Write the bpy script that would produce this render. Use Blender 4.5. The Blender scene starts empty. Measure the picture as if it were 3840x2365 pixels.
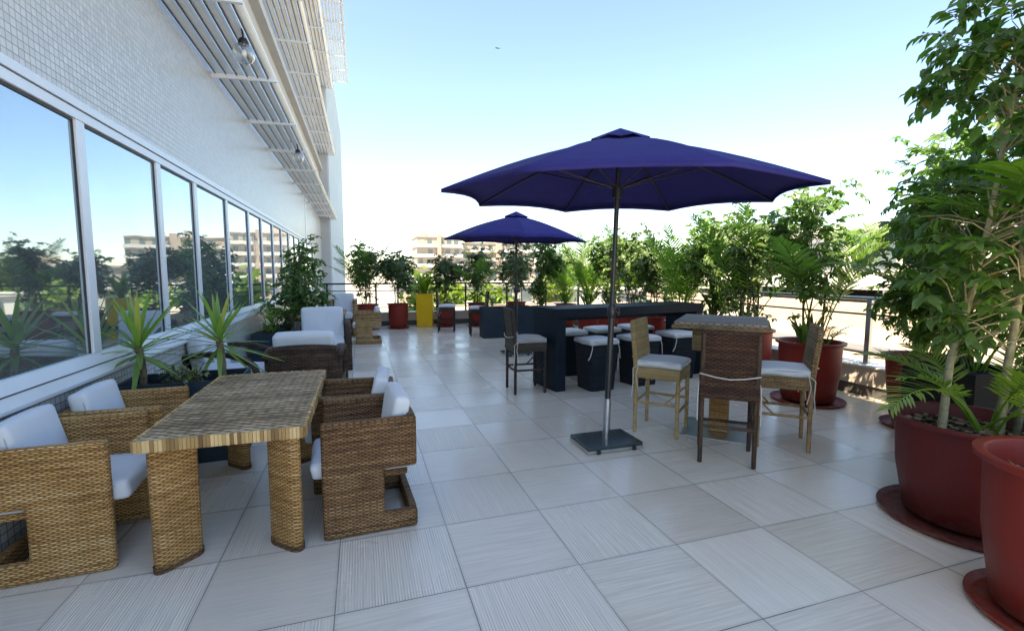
import bpy, bmesh, math, random
import numpy as np
from mathutils import Vector, Matrix
PI = math.pi; R = math.radians
S = bpy.context.scene

# ---------------------------------------------------------------- camera
CAM_H, F_PX, PITCH, YAW = 1.52, 1768.0, 5.21, 17.73
cd = bpy.data.cameras.new("camera"); cam = bpy.data.objects.new("camera", cd)
S.collection.objects.link(cam); S.camera = cam
cam.location = (0, 0, CAM_H)
cam.rotation_euler = (R(90 - PITCH), 0, R(-YAW))
cd.sensor_width = 36; cd.lens = 36 * F_PX / 3840; cd.clip_end = 2000; cd.clip_start = .05
# ---------------------------------------------------------------- light
SUN_EL, SUN_AZ = 60.0, 238.0          # azimuth clockwise from +Y: the sun stands behind the building, to the left and behind
w = bpy.data.worlds.new("World"); S.world = w; w.use_nodes = True
nt = w.node_tree; nt.nodes.clear()
sky = nt.nodes.new('ShaderNodeTexSky'); sky.sky_type = 'NISHITA'; sky.sun_disc = False
sky.sun_elevation = R(SUN_EL); sky.sun_rotation = R(SUN_AZ)
sky.air_density = 1.0; sky.dust_density = 0.5; sky.ozone_density = 6.0; sky.altitude = 50
bg = nt.nodes.new('ShaderNodeBackground'); bg.inputs[1].default_value = 0.12
wo = nt.nodes.new('ShaderNodeOutputWorld')
nt.links.new(sky.outputs[0], bg.inputs[0]); nt.links.new(bg.outputs[0], wo.inputs[0])
sd = bpy.data.lights.new("sun", 'SUN'); sun = bpy.data.objects.new("sun", sd); S.collection.objects.link(sun)
sd.energy = 5.0; sd.angle = R(.5); sd.color = (1, .94, .84)
az = R(SUN_AZ); el = R(SUN_EL)
to_sun = Vector((math.sin(az) * math.cos(el), math.cos(az) * math.cos(el), math.sin(el)))
sun.rotation_euler = to_sun.to_track_quat('Z', 'Y').to_euler()
S.view_settings.view_transform = 'Standard'; S.view_settings.look = 'None'
S.view_settings.exposure = 1.98; S.view_settings.gamma = 1
S.view_settings.use_white_balance = True; S.view_settings.white_balance_temperature = 8400   # camera white balance for open shade
S.render.engine = 'CYCLES'
S.cycles.max_bounces = 8; S.cycles.transparent_max_bounces = 16

# ---------------------------------------------------------------- node helpers
def newmat(name):
    m = bpy.data.materials.new(name); m.use_nodes = True
    m.node_tree.nodes.clear()
    return m
class N:
    def __init__(s, m): s.t = m.node_tree
    def n(s, typ, **k):
        x = s.t.nodes.new('ShaderNode' + typ)
        for a, b in k.items(): setattr(x, a, b)
        return x
    def l(s, a, b): s.t.links.new(a, b)
    def put(s, sock, v):
        if hasattr(v, 'links') or isinstance(v, bpy.types.NodeSocket): s.l(v, sock)
        else: sock.default_value = v
    def m(s, op, a, b=None, c=None, clamp=False):
        x = s.n('Math', operation=op); x.use_clamp = clamp
        s.put(x.inputs[0], a)
        if b is not None: s.put(x.inputs[1], b)
        if c is not None: s.put(x.inputs[2], c)
        return x.outputs[0]
    def mix(s, f, a, b, mode='MIX'):
        x = s.n('Mix', data_type='RGBA', blend_type=mode)
        s.put(x.inputs[0], f); s.put(x.inputs[6], a); s.put(x.inputs[7], b)
        return x.outputs[2]
    def noise(s, vec, scale, detail=3, rough=.5, out=0):
        x = s.n('TexNoise'); 
        if vec is not None: s.l(vec, x.inputs['Vector'])
        x.inputs['Scale'].default_value = scale; x.inputs['Detail'].default_value = detail
        x.inputs['Roughness'].default_value = rough
        return x.outputs[out]
    def ramp(s, f, a, b):
        x = s.n('MapRange'); s.put(x.inputs[0], f); x.inputs[1].default_value = a; x.inputs[2].default_value = b
        return x.outputs[0]
    def comb(s, x, y, z=0.0):
        c = s.n('CombineXYZ'); s.put(c.inputs[0], x); s.put(c.inputs[1], y); s.put(c.inputs[2], z); return c.outputs[0]
    def sep(s, v):
        c = s.n('SeparateXYZ'); s.l(v, c.inputs[0]); return c.outputs
    def bump(s, h, strength=.5, dist=.01):
        b = s.n('Bump'); s.l(h, b.inputs['Height']); b.inputs['Strength'].default_value = strength
        b.inputs['Distance'].default_value = dist; return b.outputs[0]
    def bsdf(s, col, rough=.5, metal=0.0, normal=None, **k):
        b = s.n('BsdfPrincipled'); s.put(b.inputs['Base Color'], col); s.put(b.inputs['Roughness'], rough)
        b.inputs['Metallic'].default_value = metal
        if normal is not None: s.l(normal, b.inputs['Normal'])
        for a, v in k.items(): s.put(b.inputs[a.replace('_', ' ')], v)
        return b.outputs[0]
    def out(s, sh):
        o = s.n('OutputMaterial'); s.l(sh, o.inputs[0])
def c4(c): return (c[0], c[1], c[2], 1)
def plain(name, col, rough=.5, metal=0, var=.12, scale=6, bump=0, bscale=60, bdist=.002, **k):
    m = newmat(name); n = N(m); tc = n.n('TexCoord')
    f = n.noise(tc.outputs['Object'], scale, 5, .6)
    dark = [x * (1 - var) for x in col]; lite = [min(1, x * (1 + var)) for x in col]
    cc = n.mix(n.ramp(f, .3, .7), c4(dark), c4(lite))
    nb = None
    if bump: nb = n.bump(n.noise(tc.outputs['Object'], bscale, 3), bump, bdist)
    rr = n.m('ADD', n.m('MULTIPLY', f, .16), rough - .08)
    n.out(n.bsdf(cc, rr, metal, nb, **k)); return m

def mat_floor():
    m = newmat("stone_tile"); n = N(m)
    p = n.sep(n.n('NewGeometry').outputs['Position'])
    T = .6
    u = n.m('DIVIDE', n.m('SUBTRACT', p[0], .448), T); v = n.m('DIVIDE', n.m('SUBTRACT', p[1], 2.12), T)
    iu = n.m('FLOOR', u); iv = n.m('FLOOR', v); fu = n.m('SUBTRACT', u, iu); fv = n.m('SUBTRACT', v, iv)
    par = n.m('MODULO', n.m('ADD', n.m('ADD', iu, iv), 100), 2.0)        # 1 -> ribs along Y
    wn = n.n('TexWhiteNoise', noise_dimensions='2D'); n.l(n.comb(iu, iv), wn.inputs[0]); rnd = wn.outputs[0]
    rc = n.sep(wn.outputs[1])
    # fibres
    wob = n.m('MULTIPLY', n.m('SUBTRACT', n.noise(n.comb(p[0], p[1], rnd), 2.2, 2), .5), .008)
    a = n.m('ADD', n.m('MULTIPLY', p[0], 1.0), wob); b = n.m('ADD', p[1], wob)
    ribs = n.m('SINE', n.m('MULTIPLY', a, 2 * PI / .0135))
    ribs = n.m('MULTIPLY', ribs, n.ramp(n.noise(n.comb(n.m('MULTIPLY', a, 9.0), n.m('MULTIPLY', b, 1.5), rnd), 4, 2), .35, .6))
    fine = n.noise(n.comb(n.m('MULTIPLY', a, 3.0), n.m('MULTIPLY', b, 75.0), n.m('MULTIPLY', rnd, 9.0)), 1.0, 3, .6)
    ribs2 = n.noise(n.comb(n.m('MULTIPLY', a, 110.0), n.m('MULTIPLY', b, 2.0), n.m('MULTIPLY', rnd, 9.0)), 1.0, 2, .6)
    hy = n.m('ADD', n.m('MULTIPLY', ribs, .5), ribs2)
    amp = n.ramp(rc[1], 0.0, .8)
    tex = n.mix(par, n.comb(fine, fine, fine), n.comb(hy, hy, hy))
    texv = n.sep(tex)[0]
    big = n.noise(n.comb(p[0], p[1], 0.0), 1.1, 4, .6)
    base = n.mix(rc[0], c4((.70, .625, .54)), c4((.80, .73, .64)))
    base = n.mix(n.m('MULTIPLY', n.ramp(rc[2], .6, 1.0), .5), base, c4((.64, .56, .46)))
    base = n.mix(n.m('MULTIPLY', n.ramp(big, .55, .8), .35), base, c4((.53, .49, .44)))
    k = n.m('MULTIPLY', n.m('SUBTRACT', texv, .5), n.m('ADD', .28, n.m('MULTIPLY', amp, .34)))
    gain = n.m('ADD', 1.0, k)
    base = n.mix(1.0, base, n.comb(gain, gain, gain), 'MULTIPLY')
    stain = n.ramp(n.noise(n.comb(p[0], p[1], 3.0), 5.5, 6, .75), .62, .8)
    base = n.mix(n.m('MULTIPLY', stain, .16), base, c4((.33, .30, .26)))
    # joints
    e = .0032
    du = n.m('MINIMUM', fu, n.m('SUBTRACT', 1.0, fu)); dv = n.m('MINIMUM', fv, n.m('SUBTRACT', 1.0, fv))
    d = n.m('MINIMUM', du, dv)
    j = n.m('LESS_THAN', d, e)
    jn = n.ramp(n.noise(n.comb(p[0], p[1], 7.0), 1.7, 2), .38, .55)
    jc = n.mix(jn, c4((.07, .068, .065)), c4((.26, .25, .23)))
    wide = n.ramp(d, .03, 0.0)
    base = n.mix(n.m('MULTIPLY', wide, .22), base, c4((.32, .29, .25)))
    col = n.mix(j, base, jc)
    h = n.m('SUBTRACT', n.m('MULTIPLY', texv, .12), n.m('MULTIPLY', j, 1.0))
    nb = n.bump(h, .45, .0025)
    rough = n.m('ADD', .11, n.m('ADD', n.m('MULTIPLY', n.m('MULTIPLY', par, amp), .1), n.m('MULTIPLY', big, .22)))
    n.out(n.bsdf(col, rough, 0, nb, Specular_IOR_Level=.55)); return m

def mat_wicker(name, dark, mid, lite, stake=.03, row=.0125, bias=.5, grey=0.0, gap_shade=.75):
    m = newmat(name); n = N(m)
    tc = n.n('TexCoord'); uv = n.sep(tc.outputs['UV']); ob = tc.outputs['Object']
    w0 = n.m('MULTIPLY', n.m('SUBTRACT', n.noise(tc.outputs['UV'], 9, 3), .5), .024)
    w1 = n.m('MULTIPLY', n.m('SUBTRACT', n.noise(tc.outputs['UV'], 14, 2, out=0), .5), .012)
    u = n.m('DIVIDE', n.m('ADD', uv[0], w1), stake); v = n.m('DIVIDE', n.m('ADD', uv[1], w0), row)
    rowi = n.m('FLOOR', v); fr = n.m('SUBTRACT', v, rowi)
    s = n.m('SINE', n.m('MULTIPLY', fr, PI))
    wv = n.m('SINE', n.m('ADD', n.m('MULTIPLY', u, PI), n.m('MULTIPLY', rowi, PI)))
    over = n.m('ADD', .5, n.m('MULTIPLY', wv, .5))
    hgt = n.m('MULTIPLY', n.m('POWER', s, .6), n.m('ADD', .25, n.m('MULTIPLY', over, .75)))
    wn = n.n('TexWhiteNoise', noise_dimensions='1D'); n.l(rowi, wn.inputs[1])
    strand = n.noise(n.comb(n.m('MULTIPLY', uv[0], 7.0), n.m('MULTIPLY', rowi, 3.7), 0.0), 1.0, 3, .7)
    mott = n.noise(ob, 4.5, 4, .65)
    t = n.m('ADD', n.m('ADD', n.m('MULTIPLY', strand, .75), n.m('MULTIPLY', mott, .7)), n.m('MULTIPLY', wn.outputs[0], .3))
    t = n.ramp(t, .55 + (.5 - bias) * .6, 1.2 + (.5 - bias) * .6)
    cr = n.n('ValToRGB'); e = cr.color_ramp.elements
    e[0].position = 0; e[0].color = c4(dark); e[1].position = 1; e[1].color = c4(lite)
    x = e.new(.5); x.color = c4(mid)
    n.l(t, cr.inputs[0])
    gap = n.ramp(hgt, .10, .62)
    c = n.mix(n.m('MULTIPLY', n.m('SUBTRACT', 1.0, gap), gap_shade), cr.outputs[0], c4([q * .16 for q in dark]))  # shade inside the weave gaps is mixed into the colour
    n.out(n.bsdf(c, n.m('ADD', .45, n.m('MULTIPLY', mott, .3)), 0, n.bump(hgt, .9, .006), Specular_IOR_Level=.25)); return m

def mat_mosaic(name, base=(.52, .53, .51), size=.05, joint=(.30, .31, .31), jw=.05):
    m = newmat(name); n = N(m); p = n.sep(n.n('NewGeometry').outputs['Position'])
    u = n.m('DIVIDE', p[1], size); v = n.m('DIVIDE', p[2], size)
    iu = n.m('FLOOR', u); iv = n.m('FLOOR', v); fu = n.m('SUBTRACT', u, iu); fv = n.m('SUBTRACT', v, iv)
    wn = n.n('TexWhiteNoise', noise_dimensions='2D'); n.l(n.comb(iu, iv), wn.inputs[0])
    d = n.m('MINIMUM', n.m('MINIMUM', fu, n.m('SUBTRACT', 1.0, fu)), n.m('MINIMUM', fv, n.m('SUBTRACT', 1.0, fv)))
    j = n.ramp(d, jw + .03, jw)
    c = n.mix(wn.outputs[0], c4([q * .9 for q in base]), c4([min(1, q * 1.07) for q in base]))
    st = n.noise(n.comb(n.m('MULTIPLY', p[1], 2.5), n.m('MULTIPLY', p[2], .35), 0.0), 1, 5, .6)
    c = n.mix(n.m('MULTIPLY', n.ramp(st, .45, .85), .12), c, c4([q * .75 for q in base]))
    c = n.mix(j, c, c4(joint))
    n.out(n.bsdf(c, n.m('ADD', .25, n.m('MULTIPLY', j, .5)), 0, n.bump(n.m('SUBTRACT', 1.0, j), .4, .002))); return m

def mat_leaf(name, dark, lite, yel=(.22, .30, .04), ymix=.06, trans=.4, gloss=.35):
    m = newmat(name); n = N(m); g = n.n('NewGeometry'); r = g.outputs['Random Per Island']
    tc = n.n('TexCoord')
    cl = n.noise(tc.outputs['Object'], 3.2, 2)
    f = n.m('ADD', n.m('MULTIPLY', r, .6), n.m('MULTIPLY', cl, .6))
    c = n.mix(n.ramp(f, .25, .95), c4(dark), c4(lite))
    wn = n.n('TexWhiteNoise', noise_dimensions='1D'); n.l(r, wn.inputs[1])
    c = n.mix(n.m('LESS_THAN', wn.outputs[0], ymix), c, c4(yel))
    back = n.mix(.35, c, c4((.22, .28, .14)))
    c2 = n.mix(g.outputs['Backfacing'], c, back)
    b = n.bsdf(c2, gloss, 0, n.bump(n.noise(tc.outputs['Object'], 160, 2), .25, .002), Specular_IOR_Level=.45)
    t = n.n('BsdfTranslucent'); n.l(n.mix(.5, c, c4([min(1, q * 2.2) for q in lite])), t.inputs[0])
    mx = n.n('MixShader'); mx.inputs[0].default_value = trans; n.l(b, mx.inputs[1]); n.l(t.outputs[0], mx.inputs[2])
    n.out(mx.outputs[0]); return m

def mat_glass():
    m = newmat("mirror_glass"); n = N(m)
    tc = n.n('TexCoord')
    nb = n.bump(n.noise(tc.outputs['Object'], 1.3, 2), .10, .02)
    g = n.bsdf(c4((.50, .62, .70)), .02, 1.0, nb)
    d = n.bsdf(c4((.035, .06, .062)), .03, 0, nb)
    sm = n.ramp(n.noise(tc.outputs['Object'], 2.3, 6, .7), .35, .75)
    du = n.n('BsdfDiffuse'); du.inputs[0].default_value = (.50, .56, .58, 1)
    lw = n.n('LayerWeight'); lw.inputs[0].default_value = .35
    mx = n.n('MixShader'); n.l(n.m('ADD', .62, n.m('MULTIPLY', lw.outputs['Fresnel'], .5), clamp=True), mx.inputs[0])
    n.l(d, mx.inputs[1]); n.l(g, mx.inputs[2])
    m2 = n.n('MixShader'); n.l(n.m('ADD', .07, n.m('MULTIPLY', sm, .10)), m2.inputs[0]); n.l(mx.outputs[0], m2.inputs[1]); n.l(du.outputs[0], m2.inputs[2])
    n.out(m2.outputs[0]); return m

def mat_bulb():
    m = newmat("clear_glass"); n = N(m)
    g = n.n('BsdfGlass'); g.inputs['Roughness'].default_value = .02; g.inputs['IOR'].default_value = 1.45
    g.inputs[0].default_value = (.9, .94, .95, 1)
    t = n.n('BsdfTransparent'); t.inputs[0].default_value = (.9, .93, .94, 1)
    lw = n.n('LayerWeight'); lw.inputs[0].default_value = .3
    gl = n.n('BsdfGlossy'); gl.inputs['Roughness'].default_value = .02
    mx = n.n('MixShader'); n.l(n.m('ADD', .08, lw.outputs['Facing'], clamp=True), mx.inputs[0]); n.l(t.outputs[0], mx.inputs[1]); n.l(gl.outputs[0], mx.inputs[2])
    n.out(mx.outputs[0]); return m

def mat_fabric(name, col, sc=420, wr=.35, rough=.85, var=.06, sheen=.2):
    m = newmat(name); n = N(m); tc = n.n('TexCoord')
    a = n.noise(tc.outputs['Object'], sc, 2); b = n.noise(tc.outputs['Object'], 7, 3, .55)
    st = n.ramp(n.noise(tc.outputs['Object'], 3.3, 5, .7), .55, .85)
    c = n.mix(b, c4([q * (1 - var) for q in col]), c4([min(1, q * (1 + var)) for q in col]))
    c = n.mix(n.m('MULTIPLY', st, .22), c, c4([q * .72 for q in col]))
    h = n.m('ADD', n.m('MULTIPLY', a, .04), n.m('MULTIPLY', b, wr))
    n.out(n.bsdf(c, rough, 0, n.bump(h, .8, .02), Sheen_Weight=sheen, Specular_IOR_Level=.2)); return m

def mat_soil():
    m = newmat("mulch"); n = N(m); tc = n.n('TexCoord')
    v = n.n('TexVoronoi'); n.l(tc.outputs['Object'], v.inputs['Vector']); v.inputs['Scale'].default_value = 38
    cc = n.mix(n.sep(v.outputs['Color'])[0], c4((.035, .022, .014)), c4((.26, .18, .11)))
    c = n.mix(n.ramp(v.outputs['Distance'], .25, .5), cc, c4((.012, .009, .006)))
    n.out(n.bsdf(c, .9, 0, n.bump(v.outputs['Distance'], 1, -.02))); return m

def mat_bark(name, a, b):
    m = newmat(name); n = N(m); tc = n.n('TexCoord'); o = n.sep(tc.outputs['Object'])
    f = n.noise(n.comb(n.m('MULTIPLY', o[0], 30.0), n.m('MULTIPLY', o[1], 30.0), n.m('MULTIPLY', o[2], 9.0)), 1, 4, .7)
    ring = n.m('GREATER_THAN', n.m('SINE', n.m('ADD', n.m('MULTIPLY', o[2], 75.0), n.m('MULTIPLY', f, 2.0))), .9)
    c = n.mix(n.ramp(f, .35, .65), c4(a), c4(b)); c = n.mix(n.m('MULTIPLY', ring, .3), c, c4([q * .4 for q in a]))
    n.out(n.bsdf(c, .75, 0, n.bump(f, .5, .006))); return m

def mat_pot(name, col):
    m = newmat(name); n = N(m); tc = n.n('TexCoord'); o = n.sep(tc.outputs['Object'])
    a = n.noise(tc.outputs['Object'], 7, 5, .6); st = n.noise(n.comb(n.m('MULTIPLY', o[0], 9.0), n.m('MULTIPLY', o[1], 9.0), n.m('MULTIPLY', o[2], .8)), 1, 5, .65)
    c = n.mix(a, c4([q * .82 for q in col]), c4([min(1, q * 1.15) for q in col]))
    c = n.mix(n.m('MULTIPLY', n.ramp(st, .5, .75), .35), c, c4((col[0] * .55 + .05, col[1] * .7 + .05, col[2] * .7 + .05)))
    lime = n.ramp(n.noise(tc.outputs['Object'], 26, 6, .75), .66, .74)
    c = n.mix(n.m('MULTIPLY', lime, .28), c, c4((.38, .26, .22)))
    sp = n.m('MULTIPLY', n.ramp(o[2], .20, .0), n.ramp(n.noise(tc.outputs['Object'], 14, 6, .8), .42, .62))
    c = n.mix(n.m('MULTIPLY', sp, .45), c, c4((.22, .16, .12)))
    n.out(n.bsdf(c, n.m('ADD', .38, n.m('MULTIPLY', a, .25)), 0, n.bump(n.noise(tc.outputs['Object'], 90, 2), .15, .002), Specular_IOR_Level=.35)); return m

M = dict(
 floor=mat_floor(),
 wick=mat_wicker("honey_wicker", (.26, .115, .035), (.70, .375, .135), (.94, .64, .33), stake=.019, row=.0100, bias=.5, gap_shade=.95),
 wick_dk=mat_wicker("brown_wicker", (.07, .036, .02), (.22, .11, .055), (.46, .27, .14), stake=.022, row=.0118, bias=.45),
 wick_mid=mat_wicker("walnut_wicker", (.08, .038, .018), (.31, .16, .07), (.60, .37, .19), stake=.019, row=.0100, bias=.45, gap_shade=.95),
 wick_esp=mat_wicker("espresso_wicker", (.03, .017, .012), (.09, .052, .035), (.21, .135, .09), bias=.5, row=.016, stake=.035),
 wick_top=mat_wicker("weathered_wicker", (.12, .07, .035), (.52, .34, .18), (.88, .70, .47), stake=.040, row=.024, bias=.5, gap_shade=1.0),
 wick_edge=mat_wicker("cane_binding", (.08, .04, .015), (.30, .18, .07), (.52, .36, .16), stake=.6, row=.02, bias=.5, gap_shade=.45),
 wick_stool=mat_wicker("dark_rattan_back", (.03, .013, .009), (.085, .038, .022), (.17, .085, .045), stake=.026, row=.015, bias=.5),
 wick_nat=mat_wicker("natural_rattan", (.12, .07, .03), (.33, .21, .10), (.55, .40, .22), stake=.024, row=.012, bias=.55),
 wick_pale=mat_wicker("pale_rattan", (.25, .17, .07), (.43, .31, .14), (.58, .45, .24), stake=.02, row=.008, bias=.6, gap_shade=.4),
 wick_grey=mat_wicker("grey_rattan", (.035, .03, .025), (.07, .06, .05), (.13, .115, .10), stake=.02, row=.008, gap_shade=.4),
 wick_blk=mat_wicker("black_weave", (.006, .012, .02), (.014, .024, .038), (.03, .045, .062), stake=.02, row=.011, gap_shade=.5),
 far_wick=mat_wicker("golden_wicker", (.14, .07, .025), (.38, .23, .10), (.56, .38, .2), stake=.05, row=.03, gap_shade=.4),
 cane_pale=mat_bark("pale_cane", (.34, .23, .10), (.48, .35, .17)),
 cane_nat=mat_bark("tan_cane", (.24, .14, .06), (.42, .28, .14)),
 cane_dk=mat_bark("dark_cane", (.035, .018, .012), (.10, .055, .03)),
 cane_esp=mat_bark("espresso_cane", (.02, .014, .012), (.045, .03, .024)),
 cushion=mat_fabric("white_canvas", (.64, .68, .73)),
 cushion_grey=mat_fabric("grey_canvas", (.34, .34, .36)),
 piping=mat_fabric('grey_piping', (.42, .43, .46)),
 tie=mat_fabric("cotton_tie", (.62, .60, .56)),
 navy=mat_fabric("navy_canvas", (.026, .026, .160), sc=700, wr=.6, var=.12, sheen=0),
 pole=plain("dark_painted_metal", (.045, .047, .052), .38, .6, .1),
 steel=plain("brushed_steel", (.52, .53, .54), .32, 1, .1),
 granite=plain("dark_granite", (.035, .05, .055), .16, 0, .35, 60),
 alu=plain("white_aluminium", (.62, .68, .74), .35, 0, .04, 3),
 gasket=plain("black_gasket", (.015, .017, .02), .5),
 mosaic=mat_mosaic("grey_white_mosaic"),
 mosaic_low=mat_mosaic("grey_white_mosaic_low", (.58, .59, .58), .05, (.13, .15, .17), .045),
 render_wall=plain("cream_render", (.45, .47, .47), .8, 0, .07, 1.2, .3, 50),
 ribwall=plain("blue_grey_cladding", (.52, .62, .66), .5, 0, .05, 1),
 lou=plain("pale_grey_louvre", (.78, .83, .85), .42, .1, .06, 2),
 glass=mat_glass(), bulb=mat_bulb(),
 darkglass=plain("dark_window", (.06, .09, .10), .06, 0, .2, 1, Specular_IOR_Level=.8),
 greyglass=plain("grey_window", (.10, .13, .14), .08, 0, .2, 1, Specular_IOR_Level=.8),
 parapet=plain("painted_parapet", (.50, .43, .37), .75, 0, .08, 2, .2, 80),
 parapet_cap=plain("pale_stone_cap", (.62, .62, .60), .45, 0, .08, 3),
 base_dk=plain("dark_skirting", (.075, .07, .065), .7, 0, .15, 3),
 rail_dk=plain("dark_rail_paint", (.028, .026, .028), .4, .5, .1),
 red=mat_pot("red_glazed_plastic", (.23, .018, .010)),
 wine=mat_pot("wine_red_plastic", (.14, .014, .014)),
 brightred=mat_pot("bright_red_plastic", (.25, .018, .011)),
 yellow=mat_pot("yellow_lacquer", (.74, .43, .004)),
 slate=plain("slate_blue_planter", (.020, .038, .056), .55, 0, .15, 4, .2, 120, Specular_IOR_Level=.25),
 black=plain("black_planter", (.003, .003, .0035), .9, 0, .3, 3, .2, 120),
 bar=plain("blue_black_board", (.006, .015, .028), .5, 0, .25, 3, .15, 140, Specular_IOR_Level=.2),
 soil=mat_soil(),
 leaf_fic=mat_leaf("ficus_leaf", (.014, .065, .012), (.10, .24, .03), (.34, .20, .02), .015),
 leaf_far=mat_leaf("dark_ficus_leaf", (.010, .045, .014), (.060, .15, .03), (.16, .22, .03), .08, .25),
 leaf_palm=mat_leaf("palm_leaf", (.025, .10, .010), (.13, .28, .025), ymix=.05),
 leaf_lite=mat_leaf("bright_palm_leaf", (.07, .18, .015), (.20, .34, .04), ymix=.1),
 leaf_yuc=mat_leaf("yucca_leaf", (.085, .23, .025), (.26, .44, .08), (.42, .44, .1), .12, .28, .45),
 leaf_grey=mat_leaf("grey_green_leaf", (.09, .12, .06), (.28, .32, .19), ymix=.1, trans=.2),
 leaf_cyc=mat_leaf("cycad_leaf", (.09, .20, .01), (.24, .40, .02), ymix=.1),
 leaf_broad=mat_leaf("broad_leaf", (.02, .08, .012), (.10, .19, .03), (.3, .2, .05), .06),
 leaf_tree=mat_leaf("sunny_tree_leaf", (.06, .13, .015), (.17, .26, .03), ymix=.1),
 bark_pale=mat_bark("pale_bark", (.24, .22, .12), (.42, .38, .24)),
 bark_dk=mat_bark("green_grey_bark", (.05, .055, .03), (.15, .14, .085)),
 bark_yuc=mat_bark("yucca_bark", (.07, .05, .03), (.30, .24, .16)),
 white=plain("white_facade", (.52, .50, .47), .7, 0, .04, .2),
 cream=plain("cream_facade", (.40, .345, .28), .75, 0, .06, .2),
 brick=plain("terracotta_panel", (.36, .29, .24), .8, 0, .1, .5), shutter=plain("tan_shutter", (.42, .34, .27), .7, 0, .1, .5),
 roof=plain("sandy_roof", (.36, .29, .21), .85, 0, .12, .15),
 roofshadow=plain("roof_shadow_grey", (.12, .12, .12), .8, 0, .15, .2),  # shadow tone for the band on the neighbour roof
 ground=plain("pale_paving", (.30, .275, .235), .9, 0, .15, .05),
 whiteplastic=plain("white_plastic", (.7, .7, .68), .4, 0, .05),
)

_m = newmat('cane_strip'); _n = N(_m); _r = _n.n('NewGeometry').outputs['Random Per Island']
_c = _n.n('ValToRGB'); _e = _c.color_ramp.elements; _e[0].color = c4((.16, .08, .03)); _e[1].color = c4((.72, .50, .24)); _x = _e.new(.35); _x.color = c4((.42, .25, .09)); _n.l(_r, _c.inputs[0])
_n.out(_n.bsdf(_c.outputs[0], .5)); M['cane_strip'] = _m
# ---------------------------------------------------------------- mesh helpers
class MB:
    def __init__(s): s.v = []; s.f = []; s.sm = []
    def add(s, vs, fs, smooth=False):
        b = len(s.v); s.v += [tuple(v) for v in vs]; s.f += [tuple(b + i for i in f) for f in fs]; s.sm += [smooth] * len(fs)
    def box(s, x0, x1, y0, y1, z0, z1, mat=None):
        vs = [(x, y, z) for z in (z0, z1) for (x, y) in ((x0, y0), (x1, y0), (x1, y1), (x0, y1))]
        if mat: vs = [mat @ Vector(v) for v in vs]
        s.add(vs, [(3, 2, 1, 0), (4, 5, 6, 7), (0, 1, 5, 4), (1, 2, 6, 5), (2, 3, 7, 6), (3, 0, 4, 7)])
        return s
    def prism(s, poly, a0, a1, plane='xz'):
        # poly of 2d points extruded along the remaining axis
        def P(p, a):
            return {'xz': (p[0], a, p[1]), 'xy': (p[0], p[1], a), 'yz': (a, p[0], p[1])}[plane]
        n = len(poly); vs = [P(p, a0) for p in poly] + [P(p, a1) for p in poly]
        fs = [tuple(range(n)), tuple(range(2 * n - 1, n - 1, -1))] + [(i, i + n, (i + 1) % n + n, (i + 1) % n) for i in range(n)]
        s.add(vs, fs); return s
    def tube(s, pts, rad, n=8, cap=True, flat=None):
        pts = [Vector(p) for p in pts]; k = len(pts)
        if not hasattr(rad, '__len__'): rad = [rad] * k
        vs = []; up = Vector((0, 0, 1)); prev = None
        for i, p in enumerate(pts):
            d = (pts[min(i + 1, k - 1)] - pts[max(i - 1, 0)]).normalized()
            if prev is None:
                a = d.cross(up)
                if a.length < .05: a = d.cross(Vector((1, 0, 0)))
            else: a = prev - d * prev.dot(d)
            a.normalize(); b = d.cross(a); prev = a
            for j in range(n):
                t = 2 * PI * j / n; fx = 1 if flat is None else flat
                vs.append(p + (a * math.cos(t) + b * math.sin(t) * fx) * rad[i])
        fs = [(i * n + j, i * n + (j + 1) % n, (i + 1) * n + (j + 1) % n, (i + 1) * n + j) for i in range(k - 1) for j in range(n)]
        s.add(vs, fs, True)
        if cap: s.add(vs[:n], [tuple(range(n))[::-1]]); s.add(vs[-n:], [tuple(range(n))])
        return s
    def lathe(s, prof, n=32, c=(0, 0), smooth=True):
        vs = [(c[0] + r * math.cos(2 * PI * j / n), c[1] + r * math.sin(2 * PI * j / n), z) for r, z in prof for j in range(n)]
        k = len(prof)
        fs = [(i * n + j, i * n + (j + 1) % n, (i + 1) * n + (j + 1) % n, (i + 1) * n + j) for i in range(k - 1) for j in range(n)]
        s.add(vs, fs, smooth); return s
    def disc(s, r, z, n=32, c=(0, 0)):
        s.add([(c[0] + r * math.cos(2 * PI * j / n), c[1] + r * math.sin(2 * PI * j / n), z) for j in range(n)], [tuple(range(n))]); return s
    def beam(s, p, q, wx, wy, roll=0):
        p = Vector(p); q = Vector(q); d = q - p; L = d.length
        m = Matrix.Translation(p) @ d.to_track_quat('Z', 'Y').to_matrix().to_4x4() @ Matrix.Rotation(roll, 4, 'Z')
        return s.box(-wx / 2, wx / 2, -wy / 2, wy / 2, 0, L, m)
    def build(s, name, mat, parent=None, loc=None, rotz=0, bevel=0, seg=2, uv=True):
        me = bpy.data.meshes.new(name); me.from_pydata(s.v, [], s.f); me.materials.append(M[mat] if isinstance(mat, str) else mat)
        me.polygons.foreach_set('use_smooth', s.sm)
        if uv: box_uv(me)
        o = bpy.data.objects.new(name, me); S.collection.objects.link(o)
        if parent: o.parent = parent
        if loc: o.location = loc
        if rotz: o.rotation_euler.z = rotz
        if bevel:
            b = o.modifiers.new('bevel', 'BEVEL'); b.width = bevel; b.segments = seg; b.limit_method = 'ANGLE'; b.angle_limit = R(50)
            b.harden_normals = False
        return o
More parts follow.
